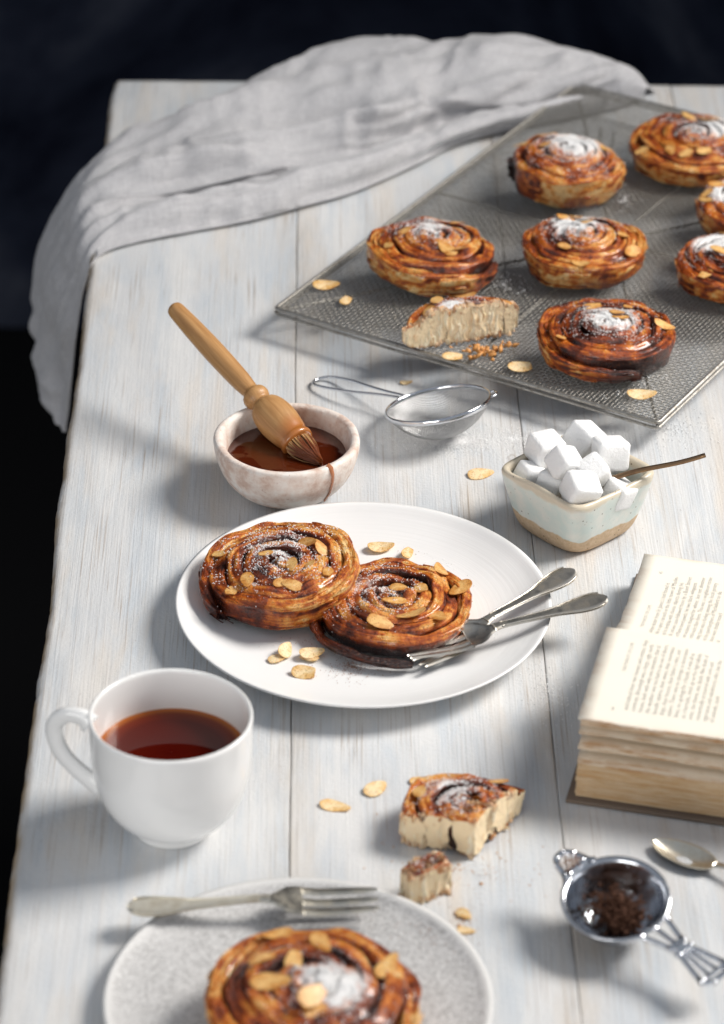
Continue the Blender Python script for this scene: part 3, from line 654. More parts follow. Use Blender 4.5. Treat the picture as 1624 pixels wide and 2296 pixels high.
# ------------------------------------------------------------------ crumbs, cinnamon, sugar scattered about
def scatter_disc(rng, n, c, rx, ry, z, p=1.0):
    a = rng.uniform(0, 2*np.pi, n); d = np.abs(rng.normal(0, .5, n))**p
    return np.stack([c[0]+rx*d*np.cos(a), c[1]+ry*d*np.sin(a), np.full(n, z)], -1)
rng = np.random.default_rng(5)
tag(mk('pastry_crumbs', grains(np.vstack([scatter_disc(rng, 46, (8.27, 17.73, 2.40), 2.0, 1.3, 2.45), scatter_disc(rng, 14, (9.96, 18.70, 2.40), .7, .5, 2.42)])+rng.uniform(0, .28, (60, 1))*(0, 0, 1), rng.uniform(.14, .46, 60), rng, (1, .75, .35)), M_GOLD, smooth=False), 'heap of golden pastry crumbs in front of the half pastry on the rack', 'crumbs', kind='stuff')
pts = np.vstack([scatter_disc(rng, 60, (5.85, -38.29, 0.00), 4.8, 3.2, .03), scatter_disc(rng, 26, (5.90, -42.93, 0.00), 1.6, 2.2, .04), scatter_disc(rng, 10, (10.39, -38.37, 0.00), 4, 3, .03), scatter_disc(rng, 8, (1.30, -36.55, 0.00), 6, 5, .03)])
tag(mk('pastry_crumbs', grains(pts, np.exp(rng.normal(-3.0, .5, len(pts))), rng, (1, .7, .5)), M_GOLD, smooth=False), 'scattered flaky crumbs on the planks around the torn pastry pieces', 'crumbs', kind='stuff')
pts = scatter_disc(rng, 420, (-0.44, -19.33, 0.72), 2.6, 2.2, .72)
pts = np.vstack([pts, scatter_disc(rng, 90, (3.45, -5.37, 0.75), 1.6, 1.2, .74), scatter_disc(rng, 60, (-2.95, -16.70, 0.72), 4.5, 2.2, .72)])
tag(mk('cinnamon_dust', grains(pts, rng.uniform(.010, .034, len(pts)), rng), M_CINN), 'brown cinnamon dust spilled on the front of the white plate', 'cinnamon', kind='stuff')
pts = np.vstack([scatter_disc(rng, 140, (4.01, -45.03, 1.00), 5, 4, .80)])
tag(mk('cinnamon_dust', grains(pts, rng.uniform(.01, .045, len(pts)), rng), M_CINN), 'sparse cinnamon specks on the right of the grey speckled plate', 'cinnamon', kind='stuff')
pts = np.vstack([scatter_disc(rng, 160, (5.74, -6.91, 0.75), 2.6, 3.0, .75), scatter_disc(rng, 120, (8.12, -15.48, 0.80), 2.2, 2.5, .80)])
tag(mk('icing_sugar', grains(pts, rng.uniform(.012, .04, len(pts)), rng), M_SUGAR), 'icing sugar specks on the white plate right of the flat pastry', 'sugar', kind='stuff')
pts = np.vstack([scatter_disc(rng, 5200, (5.21, 9.73, 0.00), 4.2, 2.2, .03), scatter_disc(rng, 4000, (6.13, 9.46, 0.00), 2.6, 1.2, .05), scatter_disc(rng, 1000, (10.27, 9.90, 0.00), 3.2, 2.6, .03), scatter_disc(rng, 500, (21.13, 11.81, 0.00), 4.5, 3.5, .03), scatter_disc(rng, 300, (11.57, -20.56, 0.00), 3, 5, .03)])
tag(mk('icing_sugar', grains(pts, rng.uniform(.016, .05, len(pts)), rng), M_SUGAR), 'spilled icing sugar on the planks under the small sieve', 'sugar', kind='stuff')
pts = np.vstack([scatter_disc(rng, 900, (7.10, -38.87, 0.00), 4.0, 2.6, .03)])
tag(mk('icing_sugar', grains(pts, rng.uniform(.012, .035, len(pts)), rng), M_SUGAR), 'dusting of icing sugar on the planks beside the torn pastry', 'sugar', kind='stuff')
pts = np.vstack([scatter_disc(rng, 200, (19.70, 15.87, 2.30), 4.5, 5, 2.36), scatter_disc(rng, 120, (10.06, 28.23, 2.30), 3, 4, 2.36), scatter_disc(rng, 90, (19.66, 42.54, 2.30), 1.6, 5, 2.36)])
tag(mk('icing_sugar', grains(pts, rng.uniform(.02, .07, len(pts)), rng), M_SUGAR), 'icing sugar lumps fallen on the wire rack between pastries', 'sugar', kind='stuff')

# ------------------------------------------------------------------ wire cooling rack
RL, RF, RB = np.array((-6.52, 24.38)), np.array((20.04, 8.81)), np.array((16.9, 64.5))
LU, LV = 30.8, 46.4
ang = math.atan2(*(RF-RL)[::-1])
rack = thing('cooling_rack', 'old square-cornered wire mesh cooling rack carrying pastries', 'cooling rack', (*RL, 0), (0, 0, ang))
z0 = 2.1
fr = []
for zz, rr in ((z0, .15), (z0-.42, .11)):
    cr = .35
    pts = []
    for (cx, cy, a0) in ((cr, cr, 180), (LU-cr, cr, 270), (LU-cr, LV-cr, 0), (cr, LV-cr, 90)):
        for q in np.linspace(0, 90, 5): pts.append((cx+cr*math.cos(R_(a0+q)), cy+cr*math.sin(R_(a0+q)), zz))
    fr.append(sweep(pts, rr, n=8, closed=True))
mk('frame', merge(*fr), M_RACK, rack)
def mesh_wires(L, W, pitch, r, along):
    n = int(W/pitch); k = int(L/pitch); tt = np.arange(k+1)*pitch; VV, FF, base = [], [], 0
    for q in range(1, n):
        ph = (-1)**q*(1 if along == 0 else -1)
        zz = z0+.02+.035*ph*np.where(np.arange(k+1) % 2 == 0, 1, -1)
        off = q*pitch+.03*vn(tt*.25, q*.37, 0, 3+along)
        path = np.stack([tt, off, zz], -1) if along == 0 else np.stack([off, tt, zz], -1)
        d = np.array([(0, 1, 0), (0, 0, 1), (0, -1, 0), (0, 0, -1)], float) if along == 0 else np.array([(1, 0, 0), (0, 0, 1), (-1, 0, 0), (0, 0, -1)], float)
        P = path[:, None]+r*d[None]
        v, f = grid(P, cv=True); VV.append(v); FF.append(f+base); base += len(v)
    return np.vstack(VV), np.vstack(FF)
tag(mk('wire_mesh', mesh_wires(LU, LV, .31, .038, 0), M_RACK, rack), kind='stuff')
tag(mk('wire_mesh', mesh_wires(LV, LU, .31, .038, 1), M_RACK, rack), kind='stuff')
for a, b in (((0, 0), (LU, LV)), ((LU, 0), (0, LV)), ((0, LV*.5), (LU, LV*.5)), ((LU*.5, 0), (LU*.5, LV))):
    p = np.linspace((*a, z0-.26), (*b, z0-.26), 12); p[:, 2] += .03*np.sin(np.arange(12)*2.)
    mk('brace', sweep(p, .11, n=8), M_RACK, rack)
for (x, y) in ((7, 6), (LU-6, 7), (LU-6, LV-6), (6, LV-6)):
    mk('foot', sweep([(x-.6, y, z0-.3), (x-.5, y, .5), (x-.3, y, .12), (x, y, .1), (x+.3, y, .12), (x+.5, y, .5), (x+.6, y, z0-.3)], .1, n=8, up=(0, 1, 0)), M_RACK, rack)

# ------------------------------------------------------------------ teacup
CUP = (-10.55, -34.9, 0)
cup = thing('teacup', 'plain white porcelain teacup of black tea near the left table edge', 'cup', CUP)
prof = smooth_profile([(.01, .35), (1.6, .32), (2.05, .02), (2.25, .02), (2.32, .35), (2.45, .62), (3.25, 1.25), (4.0, 2.4), (4.42, 3.8), (4.58, 5.4), (4.62, 6.9), (4.64, 7.7), (4.60, 7.86), (4.50, 7.87), (4.42, 7.74), (4.36, 6.6), (4.26, 4.9), (3.95, 3.2), (3.1, 1.7), (1.7, .95), (.01, .85)], 120)
mk('body', lathe(prof, 128), M_PORC, cup)
hp = np.array([(-4.52, .1, 7.0), (-5.0, .25, 7.35), (-5.9, .45, 7.35), (-6.55, .6, 6.7), (-6.62, .62, 5.7), (-6.2, .5, 4.6), (-5.4, .3, 3.7), (-4.6, .15, 3.05), (-4.05, .05, 2.7)])
d = np.r_[0, np.cumsum(np.linalg.norm(np.diff(hp, axis=0), axis=1))]; tt = np.linspace(0, d[-1], 48); hp = catmull(hp, d, tt)
fl = 1+.35*np.exp(-tt/.5)+.35*np.exp(-(tt[-1]-tt)/.5)
mk('handle', sweep(hp, .50*fl, .36*fl, n=16, up=(-.5, 0, -.5) if False else (0, 1, 0)), M_PORC, cup)
rr = np.linspace(.02, 4.285, 26); P = lathe([(r, 5.25+.05*max(0, r-4.1)) for r in rr], 96)
rim = np.tile(rr/4.285, 96)
tag(mk('tea', P, M_TEA, loc=CUP, attrs={'rim': rim}), 'clear reddish black tea filling the white cup', 'tea')

# ------------------------------------------------------------------ glaze bowl and pastry brush
BOWL = (-5.06, 2.75, 0)
bowl = thing('clay_bowl', 'small pinkish whitewashed clay bowl of brown glaze', 'bowl', BOWL)
prof = smooth_profile([(.01, .05), (2.0, .03), (2.7, .12), (3.6, .75), (4.35, 1.8), (4.72, 2.9), (4.86, 3.7), (4.80, 3.98), (4.55, 4.06), (4.28, 3.92), (4.12, 3.4), (3.85, 2.4), (3.2, 1.3), (2.0, .65), (.01, .55)], 90)
V, F = lathe(prof, 128); V = V.copy(); a = np.arctan2(V[:, 1], V[:, 0])
V[:, :2] *= (1+.012*vn(np.cos(a)*1.5, np.sin(a)*1.5, V[:, 2]*.3, 8)+.006*vn(np.cos(a)*5, np.sin(a)*5, V[:, 2], 9))[:, None]; V[:, 2] += .06*vn(np.cos(a)*1.2, np.sin(a)*1.2, 3, 4)*(V[:, 2]/4)
mk('body', (V, F), M_CLAY, bowl)
dp = np.array([(4.55, 4.12), (4.84, 3.95), (4.92, 3.4), (4.78, 2.8), (4.4, 1.75), (3.9, 1.0), (3.7, .75)]); da = R_(-53)
mk('glaze_drip', sweep([(r*math.cos(da+.02*q), r*math.sin(da+.02*q), z) for q, (r, z) in enumerate(dp)], [.16, .17, .13, .11, .10, .12, .08], .05, n=8, up=(math.cos(da), math.sin(da), 0)), NT('thin_glaze').out(Base_Color=(.42, .17, .08), Roughness=.25), bowl)
V, F = lathe([(r, 2.75+.04*math.sin(r*3)*0) for r in np.linspace(.02, 3.98, 30)], 96); V = V.copy(); V[:, 2] += .05*fbm(V[:, 0]*.8, V[:, 1]*.8, 0, 5)
tag(mk('caramel_glaze', (V, F), M_GLAZE, loc=BOWL), 'dark brown caramel glaze filling the clay bowl', 'glaze')
A0, A1 = np.array((-13.24, 14.47, 7.40)), np.array((-3.01, 1.60, 2.70))
L = float(np.linalg.norm(A1-A0))
brush = thing('pastry_brush', 'turned wooden pastry brush leaning in the clay bowl', 'brush', tuple(A0))
brush.rotation_euler = Vector(A1-A0).to_track_quat('Z', 'Y').to_euler()
k = L/17.3
hp = [(.01, .0), (.35, .03), (.55, .22), (.62, .7), (.72, 3), (.76, 5.5), (.70, 8.2), (.60, 9.3), (.58, 9.55), (.84, 9.8), (.93, 10.15), (.84, 10.5), (.66, 10.7), (.74, 10.85), (1.08, 11.2), (1.30, 11.9), (1.36, 12.8), (1.22, 14.0), (1.10, 14.6), (1.18, 14.75), (1.16, 15.05), (1.05, 15.1), (.01, 15.1)]
hp = smooth_profile([(r, z*k) for r, z in hp], 120); V, F = lathe(hp, 48)
wet = np.clip((V[:, 2]/k-13.2)/1.6+.5*vn(V[:, 0]*.8, V[:, 1]*.8, V[:, 2]*.5, 3), 0, 1)*(V[:, 2]/k > 12)
mk('handle', (V, F), M_WOOD, brush, attrs={'wet': wet})
VV, FF, wv, sv_, b = [], [], [], [], 0
for q in range(300):                                   # single hairs, clumped and bent by the syrup
    a, r = rng.uniform(0, 2*np.pi), math.sqrt(rng.random()); l = rng.uniform(2.1, 2.9); ca_, sa_ = math.cos(a)*r, math.sin(a)*r*.8
    tt = np.linspace(0, 1, 9); cl = .62+.12*rng.normal()
    x = ca_*(1.02*(1-tt)+cl*(tt*(1.25-.85*tt))*1.0+.10*np.sin(tt*3)); y = sa_*(1.02*(1-tt)+cl*(tt*(1.25-.85*tt))+.05*np.sin(tt*3))+.32*tt**2
    v, f = sweep(np.stack([x, y, (14.95+l*tt*(1-.18*r*r))*k], -1), .055*(1-.45*tt), n=4, up=(0, 1, 0)); VV.append(v); FF += [tuple(z_+b for z_ in ff) for ff in f]; b += len(v)
    wv.append(np.repeat(np.clip(tt*1.5-.25+.25*rng.normal(), 0, 1), 4)); sv_.append(np.tile((rng.uniform(0, 9), 0, 0), (len(v), 1)))
tag(mk('bristles', (np.vstack(VV), FF), M_BRIST, brush, attrs={'wet': np.concatenate(wv), 'strand': np.vstack(sv_)}), kind='stuff')

# ------------------------------------------------------------------ small sieve
sv = thing('small_sieve', 'small round wire sieve with looped wire handle on sugar-dusted planks', 'sieve', (5.09, 10.36, 2.35))
sv.rotation_euler = (R_(-13), R_(-10), R_(8))
SR = 3.62; a = np.linspace(0, 2*np.pi, 72, endpoint=False)
mk('rim', sweep(np.stack([SR*np.cos(a), SR*np.sin(a), 0*a], -1), .09, .20, n=10, closed=True), M_CHROME, sv)
DP = 2.25; RS = (SR*SR+DP*DP)/(2*DP)
def cap(x, y): return np.minimum(-(np.sqrt(np.maximum(RS*RS-x*x-y*y, .01))-(RS-DP)), -.02)
VV, FF, b = [], [], 0
for al in (0, 1):
    for off in np.arange(-SR+.06, SR, .115):
        hl = math.sqrt(max(SR*SR-off*off, .01)); tt = np.linspace(-hl, hl, max(6, int(hl*7)))
        x, y = (tt, np.full_like(tt, off)) if al == 0 else (np.full_like(tt, off), tt)
        v, f = sweep(np.stack([x, y, cap(x, y)], -1), .026, n=4, caps=False); VV.append(v); FF.append(np.array(f)+b); b += len(v)
tag(mk('wire_mesh', (np.vstack(VV), np.vstack(FF)), M_STEEL, sv), kind='stuff')
hp = np.array([(-3.6, .55, 0), (-5.2, .62, .05), (-7.2, .85, .12), (-8.8, 1.05, .2), (-10.6, .95, .25), (-11.2, .35, .25), (-11.2, -.25, .25), (-10.6, -.7, .25), (-8.8, -.75, .2), (-7.2, -.5, .12), (-5.2, -.05, .05), (-3.6, .1, 0)])
d = np.r_[0, np.cumsum(np.linalg.norm(np.diff(hp, axis=0), axis=1))]; hp = catmull(hp, d, np.linspace(0, d[-1], 60))
mk('handle', sweep(hp, .105, n=8), M_CHROME, sv, rot=(0, R_(4), R_(-46)))
mk('rest_hook', sweep([(3.55, -.55, .0), (3.95, -.5, .02), (4.1, 0, .02), (3.95, .5, .02), (3.55, .55, 0)], .09, n=8), M_CHROME, sv)
pts = rng.normal(0, .9, (900, 2)); pts = pts[np.hypot(*pts.T) < 3]; zz = cap(pts[:, 0], pts[:, 1])+.05
tag(mk('icing_sugar', grains(np.c_[pts, zz], rng.uniform(.015, .045, len(pts)), rng), M_SUGAR, loc=(5.09, 10.36, 2.35), rot=tuple(sv.rotation_euler)), 'last icing sugar clinging inside the small wire sieve', 'sugar', kind='stuff')

# ------------------------------------------------------------------ sugar bowl, cubes, spoon
SB = (14.0, -1.35, 0)
def sq(ph, r, n): 
    c, s = np.cos(ph), np.sin(ph); q = r/((np.abs(c)**n+np.abs(s)**n)**(1/n)); return np.stack([q*c, q*s], -1)
n = 120; ph = np.linspace(0, 2*np.pi, n, endpoint=False)
prof = smooth_profile([(.01, .1), (2.2, .06), (2.75, .10), (3.05, .55), (3.28, 1.6), (3.52, 3.0), (3.70, 4.2), (3.64, 4.42), (3.46, 4.46), (3.30, 4.3), (3.2, 3.2), (2.95, 1.6), (2.6, .75), (.01, .6)], 70)
P = np.zeros((n, len(prof), 3))
for j, (r, z) in enumerate(prof):
    e = 4.2+3.5*min(z/4, 1); P[:, j, :2] = sq(ph, r*1.03, e); P[:, j, 2] = z
x, y, z = P[..., 0], P[..., 1], P[..., 2]
P[..., 2] += .14*vn(x*.35, y*.35, 2, 7)*(z/4)-.10*np.exp(-(x*x+(np.abs(y)-3.6)**2)/3)*(z/4)
P[..., :2] *= (1+.02*vn(x*.4, y*.4, z*.3, 3))[..., None]
tag(mk('sugar_bowl', grid(P, cu=True), M_SBOWL, loc=SB, rot=(0, 0, R_(43))), 'square pale green speckled stoneware bowl with bare tan base', 'bowl')
CU = [((11.95, 0.18, 5.20), 1.95, (.15, .1, .5), 'tall white sugar cube at the left of the bowl heap'),
 ((14.50, 1.21, 5.40), 2.0, (.35, .4, .9), 'white sugar cube at the very back of the heap, tilted towards the right'),
 ((16.12, -0.76, 5.50), 2.0, (-.2, .1, .25), 'white sugar cube at the right of the heap, above the spoon'),
 ((13.04, -2.51, 5.80), 1.75, (.5, .4, .7), 'white sugar cube in the middle of the heap, tipped on an edge'),
 ((14.89, -2.85, 5.30), 1.8, (.5, -.5, .4), 'white sugar cube just behind the frontmost cube of the heap'),
 ((14.06, -4.45, 4.90), 2.0, (.3, .25, .35), 'frontmost white sugar cube, overhanging the near corner of the bowl'),
 ((12.31, -2.40, 4.10), 1.7, (.2, .3, 1.1), 'white sugar cube against the front left wall of the bowl'),
 ((10.97, -1.20, 3.90), 1.7, (.1, .4, .5), 'white sugar cube in the left corner of the bowl, mostly below the rim'),
 ((16.63, -3.04, 3.90), 1.7, (.3, .3, .9), 'white sugar cube against the front right wall of the bowl, below the spoon'),
 ((14.32, 1.35, 3.20), 1.9, (.1, .1, .3), 'white sugar cube buried under the middle of the heap'),
 ((15.64, 0.91, 2.80), 1.9, (.1, .3, .7), 'white sugar cube low under the spoon tip in the bowl'),
 ((12.98, 4.07, 2.60), 1.9, (.2, .1, .2), 'white sugar cube low at the back left of the bowl')]
for q, (p, s_, e, lab) in enumerate(CU):
    s_ *= 1.07; p = (p[0], p[1], p[2]-.25); V, F = rbox(s_, s_*.98, s_*.95, .38, 5); V = V*.86+V/np.linalg.norm(V, axis=1)[:, None]*s_*.60*.14; V = V*(1+.05*vn(V[:, 0]*2, V[:, 1]*2, V[:, 2]*2, q)[:, None])
    tag(mk('sugar_cube', (V, F), M_CUBE, loc=p, rot=e), lab, 'sugar cube', 'sugar cubes heaped in the square bowl')
S0, S1 = np.array((16.23, -2.76, 4.60)), np.array((22.18, -1.97, 6.00))
sp = thing('sugar_spoon', 'slim bronze-brown spoon handle sticking out of the sugar cubes', 'spoon', tuple(S0)); sp.rotation_euler = Vector(S1-S0).to_track_quat('X', 'Z').to_euler(); LS = float(np.linalg.norm(S1-S0))
mk('handle', sweep([(q, 0, .08*math.sin(q)) for q in np.linspace(-1.5, LS, 20)], np.linspace(.26, .17, 20), np.linspace(.14, .15, 20), n=12), M_BRONZE, sp)
a = np.linspace(0, 1, 9)
mk('bowl', sweep([(-1.5-1.8*q, 0, -.25*math.sin(q*3.1)) for q in a], .08+.62*np.sin(np.clip(a*np.pi, .12, 3.05))**.7, .10, n=14), M_BRONZE, sp)

# ------------------------------------------------------------------ forks and spoon
def flat_grid(xs, hw, zc, th, camber, n=9, ycen=None):
    """solid strip along x: half width hw(x), centre line zc(x), thickness th, sides lifted by camber(x)"""
    t = np.linspace(-1, 1, n); yc = np.zeros_like(xs) if ycen is None else ycen
    top = np.stack([np.repeat(xs[:, None], n, 1), yc[:, None]+hw[:, None]*t, zc[:, None]+camber[:, None]*t**2+th[:, None]*np.sqrt(np.clip(1-t**4, 0, 1))*.5], -1)
    bot = top.copy()[:, ::-1]; bot[..., 2] = (zc[:, None]+camber[:, None]*t**2-th[:, None]*np.sqrt(np.clip(1-t**4, 0, 1))*.5)[:, ::-1]
    P = np.concatenate([top, bot], 1); V, F = grid(P, cv=True); m = 2*n; F = [tuple(f) for f in F]+[tuple(range(m-1, -1, -1)), tuple((len(xs)-1)*m+q for q in range(m))]
    return V, F
def cr1(px, py, x):
    p = np.c_[px, py].astype(float); return catmull(p, p[:, 0], np.asarray(x, float))[:, 1]
def make_fork(label, loc, rot, L=14.6, tines=4, mat=None, hz=None, cup=.30):
    mat = mat or M_SILVER
    f = thing('fork', label, 'fork', loc, rot, 'silver pastry forks')
    zp = hz or ([0, 2, 5, 7.4, 8.6, 10.2, 11.6, 15], [.35, .30, .40, .52, .50, .22, .12, .48])
    sx = L/15.
    x = np.linspace(0, 8.5, 60); w = cr1([0, .12, .5, 1.2, 2.2, 4.0, 6, 7.9, 8.5], [.10, .40, .72, .86, .80, .46, .33, .30, .38], x)
    mk('handle', flat_grid(x*sx, w, cr1(*zp, x), .20+.08*(x/9.5), .02+0*x), mat, f)
    eb = []
    for s_ in (-1, 1):
        q = np.linspace(.4, 7.9, 50); eb.append(sweep(np.stack([q*sx, s_*(cr1([0, .12, .5, 1.2, 2.2, 4.0, 6, 7.9, 8.5], [.10, .40, .72, .86, .80, .46, .33, .30, .38], q)-.07), cr1(*zp, q)+.11], -1), .05, n=6))
    mk('beaded_border', merge(*eb), mat, f)
    x = np.linspace(8.4, 10.5, 26); w = cr1([8.4, 8.8, 9.4, 9.9, 10.5], [.37, .55, 1.04, 1.22, 1.25], x)
    mk('head', flat_grid(x*sx, w, cr1(*zp, x), .16+0*x, cup*np.clip((x-8.7)/1.5, 0, 1), n=13), mat, f)
    tw = 2.5/(tines+(tines-1)*.42); 
    for q in range(tines):
        yc = -1.25+tw*.5+q*tw*1.42; x = np.linspace(10.4, 15, 26)
        hw = tw*.5*cr1([10.4, 13.0, 14.7, 15], [1.05, .95, .66, .25], x)
        mk('tine', flat_grid(x*sx, hw, cr1(*zp, x)+cup*(yc/1.2)**2, .13+0*x, 0*x, n=5, ycen=yc*(1-.025*(x-10.4))), mat, f)
    return f
def lay(p0, p1):
    """orientation that runs local x from p0 to p1"""
    d = Vector(p1)-Vector(p0); return tuple(d.to_track_quat('X', 'Z').to_euler())
make_fork('tarnished silver fork nearer the viewer, its tines lying over the other fork', (15.37, -14.22, 2.45), lay((15.37, -14.22, 2.45), (2.95, -18.78, 0.98)), 13.4)
make_fork('tarnished silver fork farther from the viewer, its head under the other fork', (13.46, -10.93, 2.35), lay((13.46, -10.93, 2.35), (3.94, -19.04, 0.78)), 13.2)
make_fork('warm silver fork lying along the back of the grey speckled plate', (-12.50, -44.41, 1.20), lay((-12.50, -44.41, 1.20), (1.22, -43.43, 1.10)), 13.8, tines=3, mat=M_SILVER2, cup=.08, hz=([0, 2, 5, 7.4, 8.6, 10.2, 11.6, 15], [.35, .32, .50, .72, .74, .52, .38, .55]))

spn = thing('dessert_spoon', 'silver spoon at the right frame edge beside the tea strainer', 'spoon', (16.94, -36.09, 0.50)); spn.rotation_euler = lay((16.97, -35.83, 0.30), (20.81, -38.38, 0.30))
x = np.linspace(0, 1, 30); hw = 1.02*np.sqrt(np.clip(1-(2*x**1.12-1)**2, .004, 1)); t = np.linspace(-1, 1, 17)
P = np.stack([np.repeat(x[:, None]*4.1, 17, 1), hw[:, None]*t, -.55*(1-t**2)*np.sin(np.pi*x)[:, None]**.8+.10*(t**2)*0], -1)
P2 = P.copy()[:, ::-1]; P2[..., 2] -= .07
mk('bowl', (lambda g: g)(grid(np.concatenate([P, P2], 1), cv=True)), M_SILVER2, spn)
x = np.linspace(3.95, 15, 50)
mk('handle', flat_grid(x, cr1([3.9, 4.6, 6, 11, 14, 15], [.34, .24, .22, .45, .75, .3], x), cr1([3.9, 4.6, 6, 11, 15], [.02, .16, .38, .35, -.1], x), .17+0*x, 0*x), M_SILVER2, spn)

# ------------------------------------------------------------------ tea strainer
ts = thing('tea_strainer', 'polished tea strainer with fan-shaped openwork handle and brown leaves', 'tea strainer', (14.22, -44.38, 2.75)); ts.rotation_euler = (R_(11), R_(6), R_(-47))
prof = smooth_profile([(.01, -2.1), (1.2, -2.05), (1.9, -1.65), (2.45, -.8), (2.68, -.12), (2.78, .02), (2.98, .06), (3.04, 0), (3.0, -.08), (2.8, -.12), (2.55, -.8), (1.95, -1.75), (1.2, -2.15), (.01, -2.2)], 70)
mk('bowl', lathe(prof, 96), M_POLISH, ts)
def bar(a, b, w, th=.16, z=0.0):
    a, b = np.array(a, float), np.array(b, float); return sweep(np.linspace((*a, z) if len(a) == 2 else a, (*b, z) if len(b) == 2 else b, 6), w, th, n=10, power=3)
mk('handle', merge(bar((2.85, .95), (4.65, .42), .15), bar((2.95, 0), (4.65, 0), .13), bar((2.85, -.95), (4.65, -.42), .15),
   bar((5.0, .35), (7.35, .95), .15), bar((5.0, .12), (7.35, .30), .11), bar((5.0, -.12), (7.35, -.30), .11), bar((5.0, -.35), (7.35, -.95), .15), bar((7.3, -.98), (7.75, -.45), .17), bar((7.75, -.5), (7.75, .5), .17), bar((7.3, .98), (7.75, .45), .17), bar((7.32, -.95), (7.32, .95), .10)), M_CHROME, ts)
mk('bow_knot', merge(xf(rbox(.34, 1.3, .34, .1, 2), (4.62, 0, .02)), xf(rbox(.34, 1.3, .34, .1, 2), (5.12, 0, .02)), xf(rbox(.3, .8, .44, .1, 2), (4.87, 0, .02))), M_CHROME, ts)
hx = [(-2.75, .75), (-3.1, .85), (-3.9, .62), (-4.35, 0.28), (-4.35, -.28), (-3.9, -.62), (-3.1, -.85), (-2.75, -.75)]
mk('ear', merge(*[bar(hx[q], hx[q+1], .20) for q in range(7)], bar((-3.05, .7), (-3.05, -.7), .2), bar((-2.7, 1.15), (-3.2, .7), .2), bar((-2.7, -1.15), (-3.2, -.7), .2)), M_CHROME, ts)
g = rng.normal(0, 1, (1300, 3))*(.70, .54, .34)+(.35, -.15, -1.0); g = g[(np.hypot(g[:, 0]*.8, g[:, 1]) < 1.9)]
g[:, 2] = np.maximum(g[:, 2], -2.0+.30*np.hypot(g[:, 0], g[:, 1])); g[:, 2] += .35*np.exp(-np.hypot(g[:, 0]-.3, g[:, 1])**2/.9)
tag(mk('tea_leaves', grains(g, rng.uniform(.08, .20, len(g)), rng, (1.3, .7, .45)), M_TLEAF, loc=(14.22, -44.38, 2.75), rot=tuple(ts.rotation_euler), smooth=False), 'clump of wet brown tea leaves in the strainer', 'tea leaves', kind='stuff')
g = rng.normal(0, 1, (70, 3))*(.28, .30, .05)+(-3.45, 0, .12)
tag(mk('tea_leaves', grains(g, rng.uniform(.05, .1, len(g)), rng, (1.3, .7, .45)), plain('brown_tea_dust', (.20, .075, .03), .8), loc=(14.22, -44.38, 2.75), rot=tuple(ts.rotation_euler), smooth=False), 'few brown tea bits stuck on the ear of the strainer', 'tea leaves', kind='stuff')

# ------------------------------------------------------------------ grey plate
prof = [(.01, .55), (5, .55), (8.3, .60), (9.5, .78), (10.1, 1.02), (10.3, 1.10), (10.4, 1.02), (10.2, .78), (8.8, .25), (7.0, .03), (6.4, .03), (6.0, .2), (.01, .2)]
prof = smooth_profile(prof, 90); V, F = lathe(prof, 160)
rim = np.tile(np.clip((prof[:, 0]-9.75)/.4, 0, 1), 160)
tag(mk('stoneware_plate', (V, F), M_STONE, loc=(-2.95, -51.2, 0), attrs={'rim': rim}), 'grey speckled stoneware plate in the foreground, cut by the bottom of the frame', 'plate')

# ------------------------------------------------------------------ open book
book = thing('open_book', 'thick old book lying open, pages fanned and fore edge foxed', 'book', (12.43, -31.96, 0), (0, 0, R_(-12.8)))
# local: X = along the gutter (to the right), Y = away from the viewer
BL = 18.6
def sheet(y, zt, th, x0, fore=True, name='page', x1=BL, edge_far=False, wav=0.0, sd=0, toned=0.0):
    nx = 22; xs = np.linspace(x0, x1, nx)
    y = np.asarray(y, float); zt = np.asarray(zt, float); th = np.broadcast_to(np.asarray(th, float), y.shape)
    ring_y = np.r_[y, y[::-1]]; ring_z = np.r_[zt, (zt-th)[::-1]]; m = len(ring_y)
    P = np.zeros((nx, m, 3)); P[..., 0] = xs[:, None]; P[..., 1] = ring_y; P[..., 2] = ring_z
    dy = .10*vn(xs*.5, sd*3.1, 0, 5)+.05*vn(xs*2.5, sd*1.7, 1, 6)
    near = np.exp(-np.abs(ring_y-y[0])/.8); P[..., 1] += dy[:, None]*near*wav
    P[..., 2] += .07*vn(xs*.22, sd*2.3, 0, 8)[:, None]*near*wav*2
    P[0, :, 0] += .05*vn(ring_y*.8, sd, 0, 4); 
    P[..., 1] += .0*P[..., 0]
    V, F = grid(P, cv=True); F = [tuple(f) for f in F]+[tuple(range(m)), tuple((nx-1)*m+q for q in range(m-1, -1, -1))]
    fore_a = np.where(np.abs(ring_y-y[0]) < .05, .95, np.exp(-np.abs(ring_y-y[0])/.16)*.6) if fore else np.exp(-np.abs(ring_y-y[-1])/.15)*.25
    fa = np.broadcast_to(fore_a[None], (nx, m)).copy(); fa[0] = np.maximum(fa[0], .35)
    return mk(name, (V, F), M_PAPER, book, attrs={'fore': fa.ravel(), 'toned': np.full(nx*m, toned)})
mk('cover', merge(xf(rbox(BL+.9, 12.6, .27, .08, 2), (BL/2+.15, 6.2, .15)), xf(rbox(BL+.9, 12.6, .27, .08, 2), (BL/2+.15, 18.83, .15))), M_COVER, book)
def topz(y): return cr1([.4, 1.2, 3, 6, 8.4, 9.8, 10.6, 11.1, 11.45], [5.75, 5.82, 5.95, 6.0, 5.95, 5.85, 5.45, 4.6, 3.6], y)
